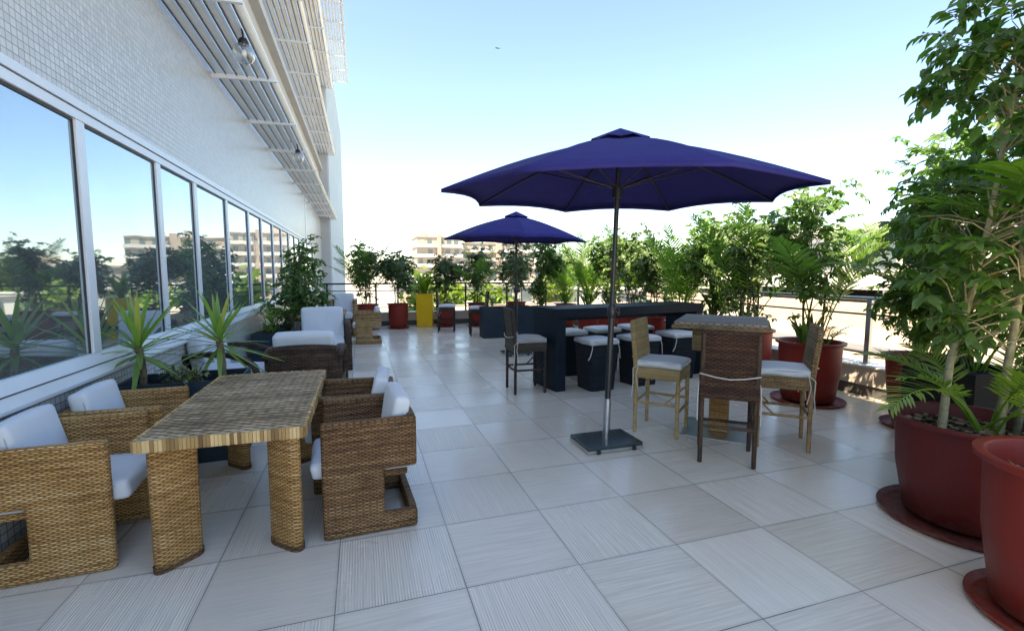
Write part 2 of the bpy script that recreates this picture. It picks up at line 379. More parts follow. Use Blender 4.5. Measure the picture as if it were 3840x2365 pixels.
def box_uv(me):
    uvl = me.uv_layers.new(name='uv')
    nv = len(me.vertices); co = np.empty(nv * 3); me.vertices.foreach_get('co', co); co = co.reshape(-1, 3)
    nl = len(me.loops); vi = np.empty(nl, int); me.loops.foreach_get('vertex_index', vi)
    npz = len(me.polygons); no = np.empty(npz * 3); me.polygons.foreach_get('normal', no); no = np.abs(no.reshape(-1, 3))
    lt = np.empty(npz, int); me.polygons.foreach_get('loop_total', lt)
    ax = np.argmax(no + np.array([.02, .01, 0]), 1); axl = np.repeat(ax, lt)
    c = co[vi]
    u = np.where(axl == 0, c[:, 1], c[:, 0]); v = np.where(axl == 2, c[:, 1], c[:, 2])
    uvl.data.foreach_set('uv', np.stack([u, v], 1).ravel())
def empty(name, loc=(0, 0, 0), rotz=0):
    o = bpy.data.objects.new(name, None); S.collection.objects.link(o); o.location = loc; o.rotation_euler = (0, 0, rotz)
    o.empty_display_size = .2; return o
def tag(o, label, cat=None, group=None, kind=None):
    if label: o['label'] = label
    if cat: o['category'] = cat
    if group: o['group'] = group
    if kind: o['kind'] = kind
    return o
def dup(root, loc, rotz, label=None, mats=None, scale=None):
    def rec(o, par):
        c = o.copy(); S.collection.objects.link(c)
        if par: c.parent = par
        if mats and c.type == 'MESH':
            mn = c.data.materials[0].name
            if mn in mats:
                c.data = c.data.copy(); c.data.materials[0] = M[mats[mn]]
        for ch in [x for x in S.objects if x.parent == o and x is not c]: rec(ch, c)
        return c
    r = rec(root, None); r.location = loc; r.rotation_euler = (0, 0, rotz)
    if scale: r.scale = scale
    if label: r['label'] = label
    return r
def rounded(name, sx, sy, sz, r, mat, parent, loc=(0, 0, 0), rot=(0, 0, 0), puff=.012, seed=0, seg=3, pin=0):
    """a soft rounded box: cushion"""
    bm = bmesh.new(); bmesh.ops.create_cube(bm, size=1)
    for v in bm.verts: v.co = Vector((v.co.x * sx, v.co.y * sy, v.co.z * sz))
    bmesh.ops.bevel(bm, geom=bm.edges[:], offset=r, segments=seg, profile=.6, affect='EDGES')
    bmesh.ops.subdivide_edges(bm, edges=[e for e in bm.edges if e.calc_length() > .12], cuts=5, use_grid_fill=True)
    rg = random.Random(seed); ph = [rg.uniform(0, 6) for _ in range(6)]
    for v in bm.verts:
        x, y, z = v.co.x / sx * 2, v.co.y / sy * 2, v.co.z / sz * 2
        k = max(0, 1 - x * x) * max(0, 1 - y * y)
        kx = max(0, 1 - z * z)
        v.co.z += math.copysign(1, z) * puff * (k ** .5) * 1.6 * (abs(z) > .5)
        v.co.x += puff * .35 * math.sin(5 * y + 3 * z + ph[0]) * (abs(x) > .8)
        v.co.y += puff * .35 * math.sin(4 * x + 2 * z + ph[1]) * (abs(y) > .8)
        v.co.z += puff * .35 * math.sin(4.3 * x + ph[2]) * math.sin(3.7 * y + ph[3])
    me = bpy.data.meshes.new(name); bm.to_mesh(me); bm.free()
    me.materials.append(M[mat]); me.polygons.foreach_set('use_smooth', [True] * len(me.polygons))
    o = bpy.data.objects.new(name, me); S.collection.objects.link(o); o.parent = parent; o.location = loc; o.rotation_euler = rot
    # sewn piping round the two broad faces
    ax = min(range(3), key=lambda i: (sx, sy, sz)[i]); dim = (sx, sy, sz); a, b = [i for i in range(3) if i != ax]
    pp = MB()
    for sgn in (-1, 1):
        ring = []
        for q in range(33):
            th = 2 * PI * q / 32; ct, st_ = math.cos(th), math.sin(th); e = .22
            v = [0, 0, 0]; k_ = r * .16
            v[a] = (dim[a] / 2 - k_) * math.copysign(abs(ct) ** e, ct); v[b] = (dim[b] / 2 - k_) * math.copysign(abs(st_) ** e, st_); v[ax] = sgn * (dim[ax] / 2 - r * .55)
            ring.append(tuple(v))
        pp.tube(ring, .0042, 5, cap=False)
    pp.build('piping', 'piping', o, uv=False)
    return o

# ================================================================= SETTING
tag(MB().box(-9.5, 6.0, -16, 14.6, -.3, 0).build('terrace_floor', 'floor', uv=False), 'pale ribbed stone tiles of the roof terrace', kind='structure')
g = MB(); g.add([(-900, -900, -6), (900, -900, -6), (900, 900, -6), (-900, 900, -6)], [(0, 1, 2, 3)])
tag(g.build('ground', 'ground', uv=False), 'pale sunlit ground far below the terrace', kind='structure')

# ---- office building on the left
WX = -1.83
bd = empty('office_building', (-2.5, 5, 0)); tag(bd, 'white mosaic tiled office building with a mirrored window band and louvres along the terrace', 'building')
bo = Vector(bd.location)
def bpart(mb, name, mat, parent=None, **k):
    o = mb.build(name, mat, parent or bd, **k); o.location = -bo if parent is None else (0, 0, 0); return o
Y0, Y1 = -2.3, 25.7  # near end, out of view, cut short so sun bounces off the floor
bpart(MB().box(-9, WX, Y0, Y1, -6, .78), 'lower_wall', 'mosaic_low', uv=False)
bpart(MB().box(-9, WX, Y0, Y1, 2.68, 4.34), 'mosaic_wall', 'mosaic', uv=False)
# pilaster joint in the mosaic
bpart(MB().box(WX, WX + .012, 18.45, 18.52, 2.69, 4.2), 'wall_joint', 'lou')
bpart(MB().box(-9, WX - .3, Y0, Y1, .78, 2.68), 'window_recess', 'gasket')
bpart(MB().box(-9, WX - .02, Y0, Y1, 4.34, 15.6), 'upper_wall', 'render_wall')
# window sill, head
sill = bpart(MB().prism([(WX - .3, .78), (WX + .05, .775), (WX + .055, .80), (WX + .03, .865), (WX + .033, .872), (WX + .0, .945), (WX - .3, .95)], Y0, 21.0), 'window_sill', 'alu', bevel=.004)
bpart(MB().box(WX + .031, WX + .0345, Y0, 21.0, .864, .871), 'sill_gasket', 'gasket')
bpart(MB().box(WX - .3, WX + .02, Y0, 21.0, 2.64, 2.70).box(WX - .3, WX + .01, Y0, 21.0, 2.565, 2.632), 'window_head', 'alu', bevel=.003)
bpart(MB().box(WX - .2, WX + .004, Y0, 21.0, 2.632, 2.64), 'head_gasket', 'gasket')
ms = [-2.3, -1.2, .2, 1.5, 2.8, 4.10, 5.43, 6.50, 7.88, 9.28, 10.4, 11.65, 12.85, 14.1, 15.3, 16.5, 17.7, 18.9, 20.95]
for i in range(len(ms) - 1):
    a, b = ms[i], ms[i + 1]
    fr = MB()
    fr.box(WX - .14, WX + .004, b - .02, b + .085, .945, 2.566)
    wdw = bpart(fr, 'window', 'alu', bevel=.003)
    pm = MB(); pm.box(WX - .035, WX - .02, a + .085, b - .02, .94, 2.57)
    p = pm.build('pane', 'glass', wdw, uv=False)
    p.rotation_euler.z = 0
    gm = MB(); gm.box(WX - .02, WX - .013, b - .029, b - .021, .947, 2.56).box(WX - .02, WX - .010, a + .086, b - .030, 2.548, 2.564)
    gm.build('gasket', 'gasket', wdw)
bpart(MB().box(-9, WX, 21.0, Y1, .78, 2.68), 'end_wall', 'mosaic', uv=False)
# upper windows + louvre awnings
def awning(z, y0, y1, nb, step):
    mb = MB()
    for k in range(6):
        x = WX + .09 + k * .128
        m = Matrix.Translation((x, 0, z)) @ Matrix.Rotation(R(-36), 4, 'Y')
        prof = [(.050 * math.cos(t), .014 * math.sin(t)) for t in [2 * PI * q / 10 for q in range(10)]]
        n = 10; vs = []
        for yy in (y0, y1):
            for a, c in prof: vs.append(m @ Vector((a, 0, c)) + Vector((0, yy, 0)))
        mb.add(vs, [(i, i + n, (i + 1) % n + n, (i + 1) % n) for i in range(n)] + [tuple(range(n)), tuple(range(2 * n - 1, n - 1, -1))], False)
    a = bpart(mb, 'louvre_awning', 'lou')
    dk = MB()  # dark bars put in for the shade lines between the blades
    for k in range(6):
        x = WX + .09 + k * .128
        dk.box(x - .048, x - .038, y0, y1, z - .050, z - .034)
    dk.build('louvre_shade_line', 'rail_dk', a)
    yb = y1 - .03; i = 0
    while yb > y0 and i < nb:
        br = MB().prism([(WX - .02, z - .10), (WX + .80, z - .075), (WX + .80, z - .035), (WX - .02, z - .035)], yb - .02, yb + .02)
        br.build('bracket', 'lou', a)
        yb -= step; i += 1
for zz in (4.22, 7.4, 10.6):
    awning(zz, -2.3, Y1 + .1, 14, 2.03)
for fl in range(3):
    z0 = 4.75 + 3.2 * fl
    for k in range(14):
        y = -2 + k * 2.03
        wn_ = bpart(MB().box(WX - .03, WX + .01, y, y + 1.15, z0, z0 + 1.25), 'window', 'alu', bevel=.004)
        MB().box(WX + .0, WX + .014, y + .06, y + 1.09, z0 + .06, z0 + 1.19).build('pane', 'greyglass', wn_)
    bpart(MB().box(WX - .02, WX + .16, Y0, Y1, 6.55 + 3.2 * fl, 6.72 + 3.2 * fl), 'floor_band', 'render_wall')
bpart(MB().box(WX - .02, WX + .45, Y1 - 5.2, Y1 - 3.9, 12.1, 13.6), 'balcony_box', 'render_wall')
# ribbed end block
mb = MB(); mb.box(-9, -1.44, Y1, 46, -6, 14)
bpart(mb, 'end_block', 'render_wall')
mb = MB(); yy = Y1 + .02
while yy < 46:
    mb.box(-1.45, -1.36, yy, yy + .5, -6, 14.02); yy += 1.1
mb.box(-1.442, -1.425, Y1 + .005, 46, -6, 14.01)
bpart(mb, 'ribbed_cladding', 'ribwall')
# roof level louvre screen
mb = MB()
for k in range(8): mb.box(-1.42 + k * .125, -1.42 + k * .125 + .07, 8, 31.6, 13.04, 13.10)
rl = bpart(mb, 'roof_louvre', 'lou')
yb = 31.5
for i in range(12):
    MB().box(-1.5, -.42, yb - .04, yb, 12.98, 13.03).build('bracket', 'lou', rl); yb -= 1.8
MB().box(-.46, -.41, 8, 31.6, 13.0, 13.16).build('edge_beam', 'lou', rl)
# globe lamps hanging from the louvres
def globe_lamp(x, y, z, label, s=1):
    t = empty('globe_lamp', (x, y, z)); tag(t, label, 'lamp', 'glass globe lamps under the louvres')
    r = .115 * s
    m = MB(); m.lathe([(max(.001, r * math.sin(q)), r * math.cos(q)) for q in [PI * (.12 + .88 * i / 16) for i in range(17)]], 28)
    m.build('globe', 'bulb', t, uv=False)
    MB().lathe([(.001, r + .05), (.035, r + .05), (.055, r + .01), (.058, r - .02), (.03, r - .025)], 20).build('cap', 'rail_dk', t)
    MB().lathe([(.001, .05), (.022, .04), (.03, .0), (.022, -.04), (.001, -.05)], 12).build('bulb', 'whiteplastic', t)
    MB().tube([(0, 0, r + .04), (0, -.02, r + .12), (-.04, -.1, r + .2), (-.12, -.16, r + .17)], .011, 8).build('arm', 'rail_dk', t)
    return t
globe_lamp(-1.19, 6.24, 3.98, 'clear glass globe lamp on a black arm, nearest one under the louvres')
globe_lamp(-1.20, 11.2, 3.95, 'clear glass globe lamp farther along under the lowest louvres')

# ---- parapet and railing
pw = empty('parapet_wall', (5.95, 4, 0)); tag(pw, 'low beige parapet wall with pale cap round the terrace edge', 'wall')
po = Vector(pw.location)
PX, PY = 5.86, 13.85
def ppart(mb, name, mat, **k):
    o = mb.build(name, mat, pw, **k); o.location = -po; return o
ppart(MB().box(PX, PX + .25, -16, PY + .25, .14, .36).box(-1.44, PX, PY, PY + .25, .14, .36), 'wall', 'parapet', bevel=.004)
ppart(MB().box(PX + .02, PX + .24, -16, PY + .24, 0, .14).box(-1.44, PX + .02, PY + .02, PY + .24, 0, .14), 'plinth', 'base_dk')
ppart(MB().box(PX - .02, PX + .28, -16, PY + .28, .36, .385).box(-1.44, PX - .02, PY - .02, PY + .28, .36, .385), 'cap', 'parapet_cap', bevel=.006)
rl = empty('railing', (PX + .1, 4, .385)); tag(rl, 'metal railing with round dark rails and steel posts on the parapet', 'railing')
ro = Vector(rl.location)
def rpart(mb, name, mat, **k):
    o = mb.build(name, mat, rl, **k); o.location = -ro; return o
rx, ry = PX + .13, PY + .13
for z, r_, mt in ((1.2, .024, 'steel'), (1.0, .013, 'rail_dk'), (.52, .013, 'rail_dk')):
    rpart(MB().tube([(rx, -6, z), (rx, ry, z)], r_, 10), 'rail', mt)
    rpart(MB().tube([(rx, ry, z), (-1.4, ry, z)], r_, 10), 'rail', 'rail_dk')
yy = -4.05
while yy < 13:
    rpart(MB().box(rx - .022, rx + .002, yy - .03, yy + .03, .385, 1.18).box(rx + .006, rx + .03, yy - .025, yy + .025, .385, 1.18).box(rx - .05, rx + .05, yy - .05, yy + .05, .385, .397), 'post', 'steel' if yy < 6 else 'rail_dk'); yy += 2.06
for i in range(6):
    x = -.9 + i * 1.3
    rpart(MB().box(x - .025, x + .025, ry - .015, ry + .015, .385, 1.18), 'post', 'rail_dk')

# ================================================================= FURNITURE
def cant_chair(name='wicker_armchair', mat='wick', cat='armchair'):
    """boxy wicker armchair; local +X is the front, origin on the floor at the centre"""
    t = empty(name); t['category'] = cat; D, W, Hh = .53, .60, .68; th = .055
    poly = [(D / 2, 0), (D / 2, Hh), (-D / 2, Hh), (-D / 2, .375), (-.075, .375), (-.075, .11), (-D / 2, .11), (-D / 2, 0)]
    for s in (-1, 1):
        a, b = sorted((s * W / 2, s * (W / 2 - th)))
        MB().prism(poly, a, b).build('side_panel', mat, t, bevel=.02, seg=3)
    MB().box(-D / 2, -D / 2 + .05, -W / 2 + th, W / 2 - th, .375, Hh).build('back_panel', mat, t, bevel=.01)
    MB().box(-D / 2, -D / 2 + .045, -W / 2 + th, W / 2 - th, 0, .11).build('base_rail', mat, t, bevel=.01)
    MB().box(-.075, -.04, -W / 2 + th, W / 2 - th, .0, .31).box(-.04, D / 2 - .02, -W / 2 + th, W / 2 - th, .31, .345).box(-D / 2 + .05, -.04, -W / 2 + th, W / 2 - th, .31, .345).build('seat', mat, t, bevel=.008)
    for s in (-1, 1):
        for x in (D / 2 - .04, -D / 2 + .04):
            MB().lathe([(.012, -.0), (.014, .004), (.012, .006)], 8, (x, s * (W / 2 - .025))).build('foot', 'gasket', t)
    rounded('seat_cushion', .56, W - 2 * th - .01, .09, .03, 'cushion', t, (.045, 0, .39), puff=.014, seed=3)
    rounded('back_cushion', .10, W - 2 * th - .03, .40, .035, 'cushion', t, (-.16, 0, .575), (0, R(-11), 0), puff=.008, seed=5)
    return t
ch = cant_chair()
ch.location = (.01, 3.05, 0); ch.rotation_euler.z = PI + R(3)
for o in [x for x in S.objects if x.parent == ch]:
    if o.data.materials[0].name == 'honey_wicker': o.data.materials[0] = M['wick_mid']
tag(ch, 'dark brown cube shaped wicker armchair nearest on the right of the long table', None, 'wicker armchairs round the long table')
GR = 'wicker armchairs round the long table'
dup(ch, (-.06, 3.64, 0), PI - R(5), 'brown wicker armchair behind the nearest dark one on the right of the long table', {'walnut_wicker': 'wick_mid'})
l1 = dup(ch, (-1.52, 3.09, 0), R(3), 'honey coloured wicker armchair nearest the camera on the left of the long table', {'walnut_wicker': 'wick'})
dup(ch, (-1.50, 3.74, 0), R(2), 'honey wicker armchair second along the wall, between the near one and the yucca planter', {'walnut_wicker': 'wick'})
fc = dup(ch, (.13, 10.7, 0), PI, 'pale golden wicker armchair at the far table, seen from the side', {'walnut_wicker': 'far_wick'})
fc['group'] = 'wicker armchairs round the far table'
f2 = dup(ch, (-.42, 12.0, 0), R(-96), 'pale golden wicker armchair facing us behind the far table', {'walnut_wicker': 'far_wick'})
f2['group'] = 'wicker armchairs round the far table'; f2.scale = (1, 1, 1.3)

def long_table(loc, label, tm='wick_top', lm='wick'):
    t = empty('wicker_table', loc); tag(t, label, 'table')
    W, L, Hh = .78, 1.56, .705
    MB().box(-W / 2 + .012, W / 2 - .012, -L / 2 + .012, L / 2 - .012, Hh - .05, Hh).build('tabletop', tm, t, bevel=.006)
    e = MB()                                # bound edge: short canes standing on end all round
    rg = random.Random(4)
    def run(p, q, nrm):
        p = Vector(p); q = Vector(q); d = q - p; n = int(d.length / .017)
        for i in range(n):
            c = p + d * (i + .5) / n; o = rg.uniform(0, .004)
            e.box(-.0078, .0078, -.004, .010 + o, -.056, .003 + rg.uniform(-.002, .002), Matrix.Translation(c + Vector((0, 0, Hh))) @ Matrix.Rotation(math.atan2(nrm[1], nrm[0]) - PI / 2, 4, 'Z'))
    x, y = W / 2 - .012, L / 2 - .012
    run((-x, -y, 0), (x, -y, 0), (0, -1)); run((x, -y, 0), (x, y, 0), (1, 0)); run((x, y, 0), (-x, y, 0), (0, 1)); run((-x, y, 0), (-x, -y, 0), (-1, 0))
    e.build('edge_binding', M['cane_strip'], t)
    for sx in (-1, 1):
        for sy in (-1, 1):
            cx, cy = sx * (W / 2 - .13), sy * (L / 2 - .13); a = R(45) * (-sx * sy)
            prof = []
            for q in range(16):
                th = 2 * PI * q / 16
                prof.append((.115 * math.copysign(abs(math.cos(th)) ** .45, math.cos(th)), .038 * math.copysign(abs(math.sin(th)) ** .8, math.sin(th))))
            lm_ = MB(); vs = []
            for z, k in ((0, .9), (.012, 1), (.3, 1), (Hh - .055, 1.0)):
                vs += [(p[0] * k, p[1] * k, z) for p in prof]
            lm_.add(vs, [(r_ * 16 + j, r_ * 16 + (j + 1) % 16, (r_ + 1) * 16 + (j + 1) % 16, (r_ + 1) * 16 + j) for r_ in range(3) for j in range(16)] + [tuple(range(15, -1, -1))], True)
            lg = lm_.build('leg', lm, t, (cx, cy, 0), -a)
            fb = MB(); vs = []
            for z, k in ((-.0, 1.04), (.035, 1.05)): vs += [(p[0] * k, p[1] * k, z) for p in prof]
            fb.add(vs, [(j, (j + 1) % 16, 16 + (j + 1) % 16, 16 + j) for j in range(16)], True)
            fb.build('foot_band', 'wick_dk', lg)
    return t
long_table((-.69, 3.43, 0), 'long wicker table with weathered woven top and slab legs, nearest the camera')
t2 = long_table((-.72, 10.0, 0), 'wicker dining table at the far end beside the wall planter', 'wick_top', 'far_wick'); t2.scale = (1.05, .85, 1.05)

# curved arm rattan armchairs
def arm_chair():
    t = empty('rattan_armchair'); t['category'] = 'armchair'
    W, D = .74, .78
    # seat box
    MB().box(-D / 2 + .06, D / 2 - .02, -W / 2 + .04, W / 2 - .04, .04, .30).build('seat_frame', 'wick_esp', t, bevel=.015)
    # back panel, slightly raked
    mb = MB(); n = 10
    for i in range(n):
        a = -W / 2 + .02 + (W - .04) * i / n; b = -W / 2 + .02 + (W - .04) * (i + 1) / n
        za = .70 + .02 * math.sin(PI * i / n); zb = .70 + .02 * math.sin(PI * (i + 1) / n)
        mb.add([(-D / 2 + .03, a, .02), (-D / 2 + .03, b, .02), (-D / 2 - .05, b, zb), (-D / 2 - .05, a, za), (-D / 2 + .09, a, .02), (-D / 2 + .09, b, .02), (-D / 2 + .01, b, zb), (-D / 2 + .01, a, za)],
               [(0, 3, 2, 1), (4, 5, 6, 7), (3, 7, 6, 2), (0, 1, 5, 4)] + ([(0, 4, 7, 3)] if i == 0 else []) + ([(1, 2, 6, 5)] if i == n - 1 else []))
    mb.build('back_panel', 'wick_esp', t)
    for s in (-1, 1):
        y = s * (W / 2 - .0)
        pts = [(-D / 2 - .03, .58), (-D / 2 + .12, .625), (-.1, .64), (.1, .625), (D / 2 - .14, .575), (D / 2 - .04, .49), (D / 2 - .005, .36), (D / 2 - .0, .2), (D / 2 - .01, 0)]
        mb = MB(); vs = []; wv_ = .045
        for i, (x, z) in enumerate(pts):
            p0 = pts[max(0, i - 1)]; p1 = pts[min(len(pts) - 1, i + 1)]; dx, dz = p1[0] - p0[0], p1[1] - p0[1]; L = math.hypot(dx, dz); nx, nz = -dz / L, dx / L
            th = .022
            for (a, b) in ((-wv_, th), (-wv_ * .6, th * 1.35), (wv_ * .6, th * 1.35), (wv_, th), (wv_, -th), (-wv_, -th)): vs.append((x + nx * b, y + a, z + nz * b))
        k = len(pts); mb.add(vs, [(i * 6 + j, (i + 1) * 6 + j, (i + 1) * 6 + (j + 1) % 6, i * 6 + (j + 1) % 6) for i in range(k - 1) for j in range(6)] + [tuple(range(6)), tuple(range(6 * k - 1, 6 * k - 7, -1))], True)
        mb.build('armrest', 'wick_esp', t)
        MB().box(-D / 2 + .0, -D / 2 + .06, y - .03, y + .03, 0, .6).build('back_post', 'wick_esp', t, bevel=.01)
        MB().box(-D / 2 + .06, D / 2 - .02, y - .02, y + .02, .05, .27).build('side_panel', 'wick_esp', t, bevel=.008)
    rounded('seat_cushion', .68, W - .12, .13, .04, 'cushion', t, (.03, 0, .36), puff=.010, seed=8)
    rounded('back_cushion', .16, W - .10, .46, .05, 'cushion', t, (-.25, 0, .61), (0, R(-10), 0), puff=.012, seed=9)
    return t
A = arm_chair(); GA = 'rattan armchairs with curved arms'
A.location = (-1.43, 6.12, 0); A.rotation_euler.z = R(-8)
tag(A, 'dark rattan armchair with arched arms and white cushions, its back against the window wall', None, GA)
dup(A, (-.62, 6.05, 0), R(88), 'dark rattan armchair with its woven back to us behind the long table', None)
c = dup(A, (-.60, 8.05, 0), R(-86), 'dark rattan armchair with tall white back cushion facing us before the far table', None); c.scale = (1, 1, 1.12)

# bar stools
def bar_stool(name='bar_stool'):
    t = empty(name); t['category'] = 'bar stool'; W = .43; sh = .62
    h = W / 2 - .02
    for sy in (-1, 1):
        MB().tube([(-h, sy * h, 0), (-h + .004, sy * h, .55), (-h - .01, sy * h, .7), (-h - .05, sy * h, 1.05)], [.017, .02, .02, .017], 10).build('leg', 'cane_dk', t)
        MB().tube([(h, sy * h, 0), (h, sy * h, sh)], [.017, .02], 10).build('leg', 'cane_dk', t)
    st = MB()
    for sy in (-1, 1):
        st.tube([(-h, sy * h, .30), (h, sy * h, .30)], .013, 8)
    st.tube([(h, -h, .24), (h, h, .24)], .013, 8); st.tube([(-h, -h, .30), (-h, h, .30)], .013, 8)
    for sy in (-1, 1): st.tube([(h - .12, sy * h, .30), (h, sy * h, .42)], .009, 6)
    st.build('stretcher', 'cane_dk', t)
    MB().box(-W / 2, W / 2, -W / 2, W / 2, sh - .09, sh + .02).build('seat', 'wick_stool', t, bevel=.012)
    mb = MB(); vs = []
    for x0, z in ((-h - .028, sh - .09), (-h - .02, .72), (-h - .06, 1.07)):
        vs += [(x0, -W / 2, z), (x0, W / 2, z), (x0 + .036, W / 2, z), (x0 + .036, -W / 2, z)]
    mb.add(vs, [(0, 1, 2, 3)] + [(r_ * 4 + j, r_ * 4 + 4 + j, r_ * 4 + 4 + (j + 1) % 4, r_ * 4 + (j + 1) % 4) for r_ in range(2) for j in range(4)] + [(11, 10, 9, 8)])
    mb.build('backrest', 'wick_stool', t, bevel=.008)
    rounded('seat_cushion', .42, .41, .055, .022, 'cushion', t, (.012, 0, sh + .05), puff=.01, seed=12)
    tie = MB(); z = sh + .06
    tie.tube([(-h - .03, -W / 2 - .004, z + .05), (-h - .058, -.1, z + .03), (-h - .06, .0, z + .02), (-h - .058, .1, z + .03), (-h - .03, W / 2 + .004, z + .05)], .005, 6)
    for s in (-1, 1):
        tie.tube([(-h + .03, s * (W / 2 + .003), z - .02), (-h - .02, s * (W / 2 + .008), z - .06), (-h - .015, s * (W / 2 + .012), z - .2), (-h - .03, s * (W / 2 + .01), z - .33)], .0045, 6)
        tie.tube([(-h + .03, s * (W / 2 + .003), z - .02), (-h + .01, s * (W / 2 + .014), z - .12), (-h + .035, s * (W / 2 + .01), z - .26)], .004, 6)
    tie.build('cushion_tie', 'tie', t)
    return t
GS = 'cane bar stools'
s1 = bar_stool(); s1.location = (2.84, 3.08, 0); s1.rotation_euler.z = R(51)
tag(s1, 'dark brown woven bar stool with its back to us, white tie across it', None, GS)
dup(s1, (2.74, 3.82, 0), R(-50), 'pale blond cane bar stool between the umbrella pole and the high table', {'dark_cane': 'cane_pale', 'dark_rattan_back': 'wick_pale'})
dup(s1, (3.55, 3.2, 0), R(139), 'natural tan cane bar stool in front of the big red pot', {'dark_cane': 'cane_nat', 'dark_rattan_back': 'wick_nat'})
dup(s1, (2.0, 5.68, 0), R(-2), 'dark grey bar stool with grey cushion at the left end of the blue bar', {'dark_cane': 'cane_esp', 'dark_rattan_back': 'wick_grey', 'white_canvas': 'cushion_grey'})
dup(s1, (2.08, 12.05, 0), R(-14), 'dark bar stool at the far end beside the yellow planter', {'dark_cane': 'cane_esp', 'dark_rattan_back': 'wick_esp'})
dup(s1, (2.70, 11.15, 0), R(172), 'dark bar stool at the far end facing left beside the slate planter', {'dark_cane': 'cane_esp', 'dark_rattan_back': 'wick_esp'})

# high table
ht = empty('high_table', (3.25, 3.62, 0), R(-45)); tag(ht, 'high wicker table on a steel base plate between three bar stools', 'table')
MB().box(-.38, .38, -.41, .41, 1.045, 1.085).build('tabletop', mat_wicker('grey_table_weave', (.22, .17, .14), (.44, .36, .30), (.62, .53, .46), stake=.03, row=.02, bias=.55), ht, bevel=.01)
MB().box(-.40, .40, -.43, .43, 1.02, 1.05).build('edge_rim', 'wick_nat', ht, bevel=.008)
MB().box(-.24, .24, -.24, .24, .80, 1.02).build('apron', 'wick_nat', ht, bevel=.01)
MB().box(-.085, .085, -.085, .085, .012, .80).build('column', 'wick', ht, bevel=.01)
MB().box(-.31, .31, -.31, .31, .0, .012).build('base_plate', 'steel', ht, bevel=.003)

# blue bar with its block stools
bar = empty('bar_counter', (3.55, 5.95, 0), R(8.5)); tag(bar, 'long blue black bar counter with thick top and slab ends', 'bar counter')
MB().box(-1.28, 1.28, -.32, .30, .94, 1.06).build('counter_top', 'bar', bar, bevel=.006)
for x in (-1.28, 1.14):
    MB().box(x, x + .14, -.318, .298, 0, .94).build('end_panel', 'bar', bar, bevel=.006)
MB().box(-1.139, 1.139, .08, .11, .86, .94).build('cross_beam', 'bar', bar)
def block_stool():
    t = empty('block_stool'); t['category'] = 'stool'
    mb = MB(); vs = []; w0, w1 = .185, .205
    def ring(wd, z, ch=.035): return [(wd - ch, -wd, z), (wd, -wd + ch, z), (wd, wd - ch, z), (wd - ch, wd, z), (-wd + ch, wd, z), (-wd, wd - ch, z), (-wd, -wd + ch, z), (-wd + ch, -wd, z)]
    for wd, z in ((w0, 0), (w0, .02), (w1, .40), (w1 + .012, .60)): vs += ring(wd, z)
    mb.add(vs, [(r_ * 8 + j, r_ * 8 + (j + 1) % 8, r_ * 8 + 8 + (j + 1) % 8, r_ * 8 + 8 + j) for r_ in range(3) for j in range(8)] + [tuple(range(24, 32))])
    mb.build('body', 'wick_blk', t, bevel=.008)
    rounded('seat_cushion', .44, .44, .055, .024, 'cushion', t, (0, 0, .63), puff=.014, seed=21)
    ti = MB()
    for sx in (-1, 1):
        ti.tube([(sx * .19, -.215, .62), (sx * .2, -.235, .56), (sx * .2 + (-.03 if sx < 0 else .005), -.24, .47), (sx * .2 + (-.06 if sx < 0 else .012), -.236, .42)], .006, 6)
    ti.build('cushion_tie', 'tie', t)
    return t
bs = block_stool(); GB = 'black woven block stools at the bar'; bs.location = (2.93, 5.52, 0); bs.rotation_euler.z = R(4)
tag(bs, 'black woven block stool with white cushion, leftmost on the near side of the bar', None, GB)
dup(bs, (3.62, 5.60, 0), R(10), 'black woven block stool, second from the left on the near side of the bar')
dup(bs, (4.38, 5.78, 0), R(3), 'black woven block stool at the right end of the bar, behind the high table')
dup(bs, (2.95, 6.45, 0), R(184), 'black woven block stool on the far side of the bar, leftmost behind it')
dup(bs, (3.60, 6.60, 0), R(189), 'black woven block stool on the far side of the bar, behind the umbrella pole')
dup(bs, (4.28, 6.72, 0), R(180), 'black woven block stool on the far side of the bar, rightmost behind it')

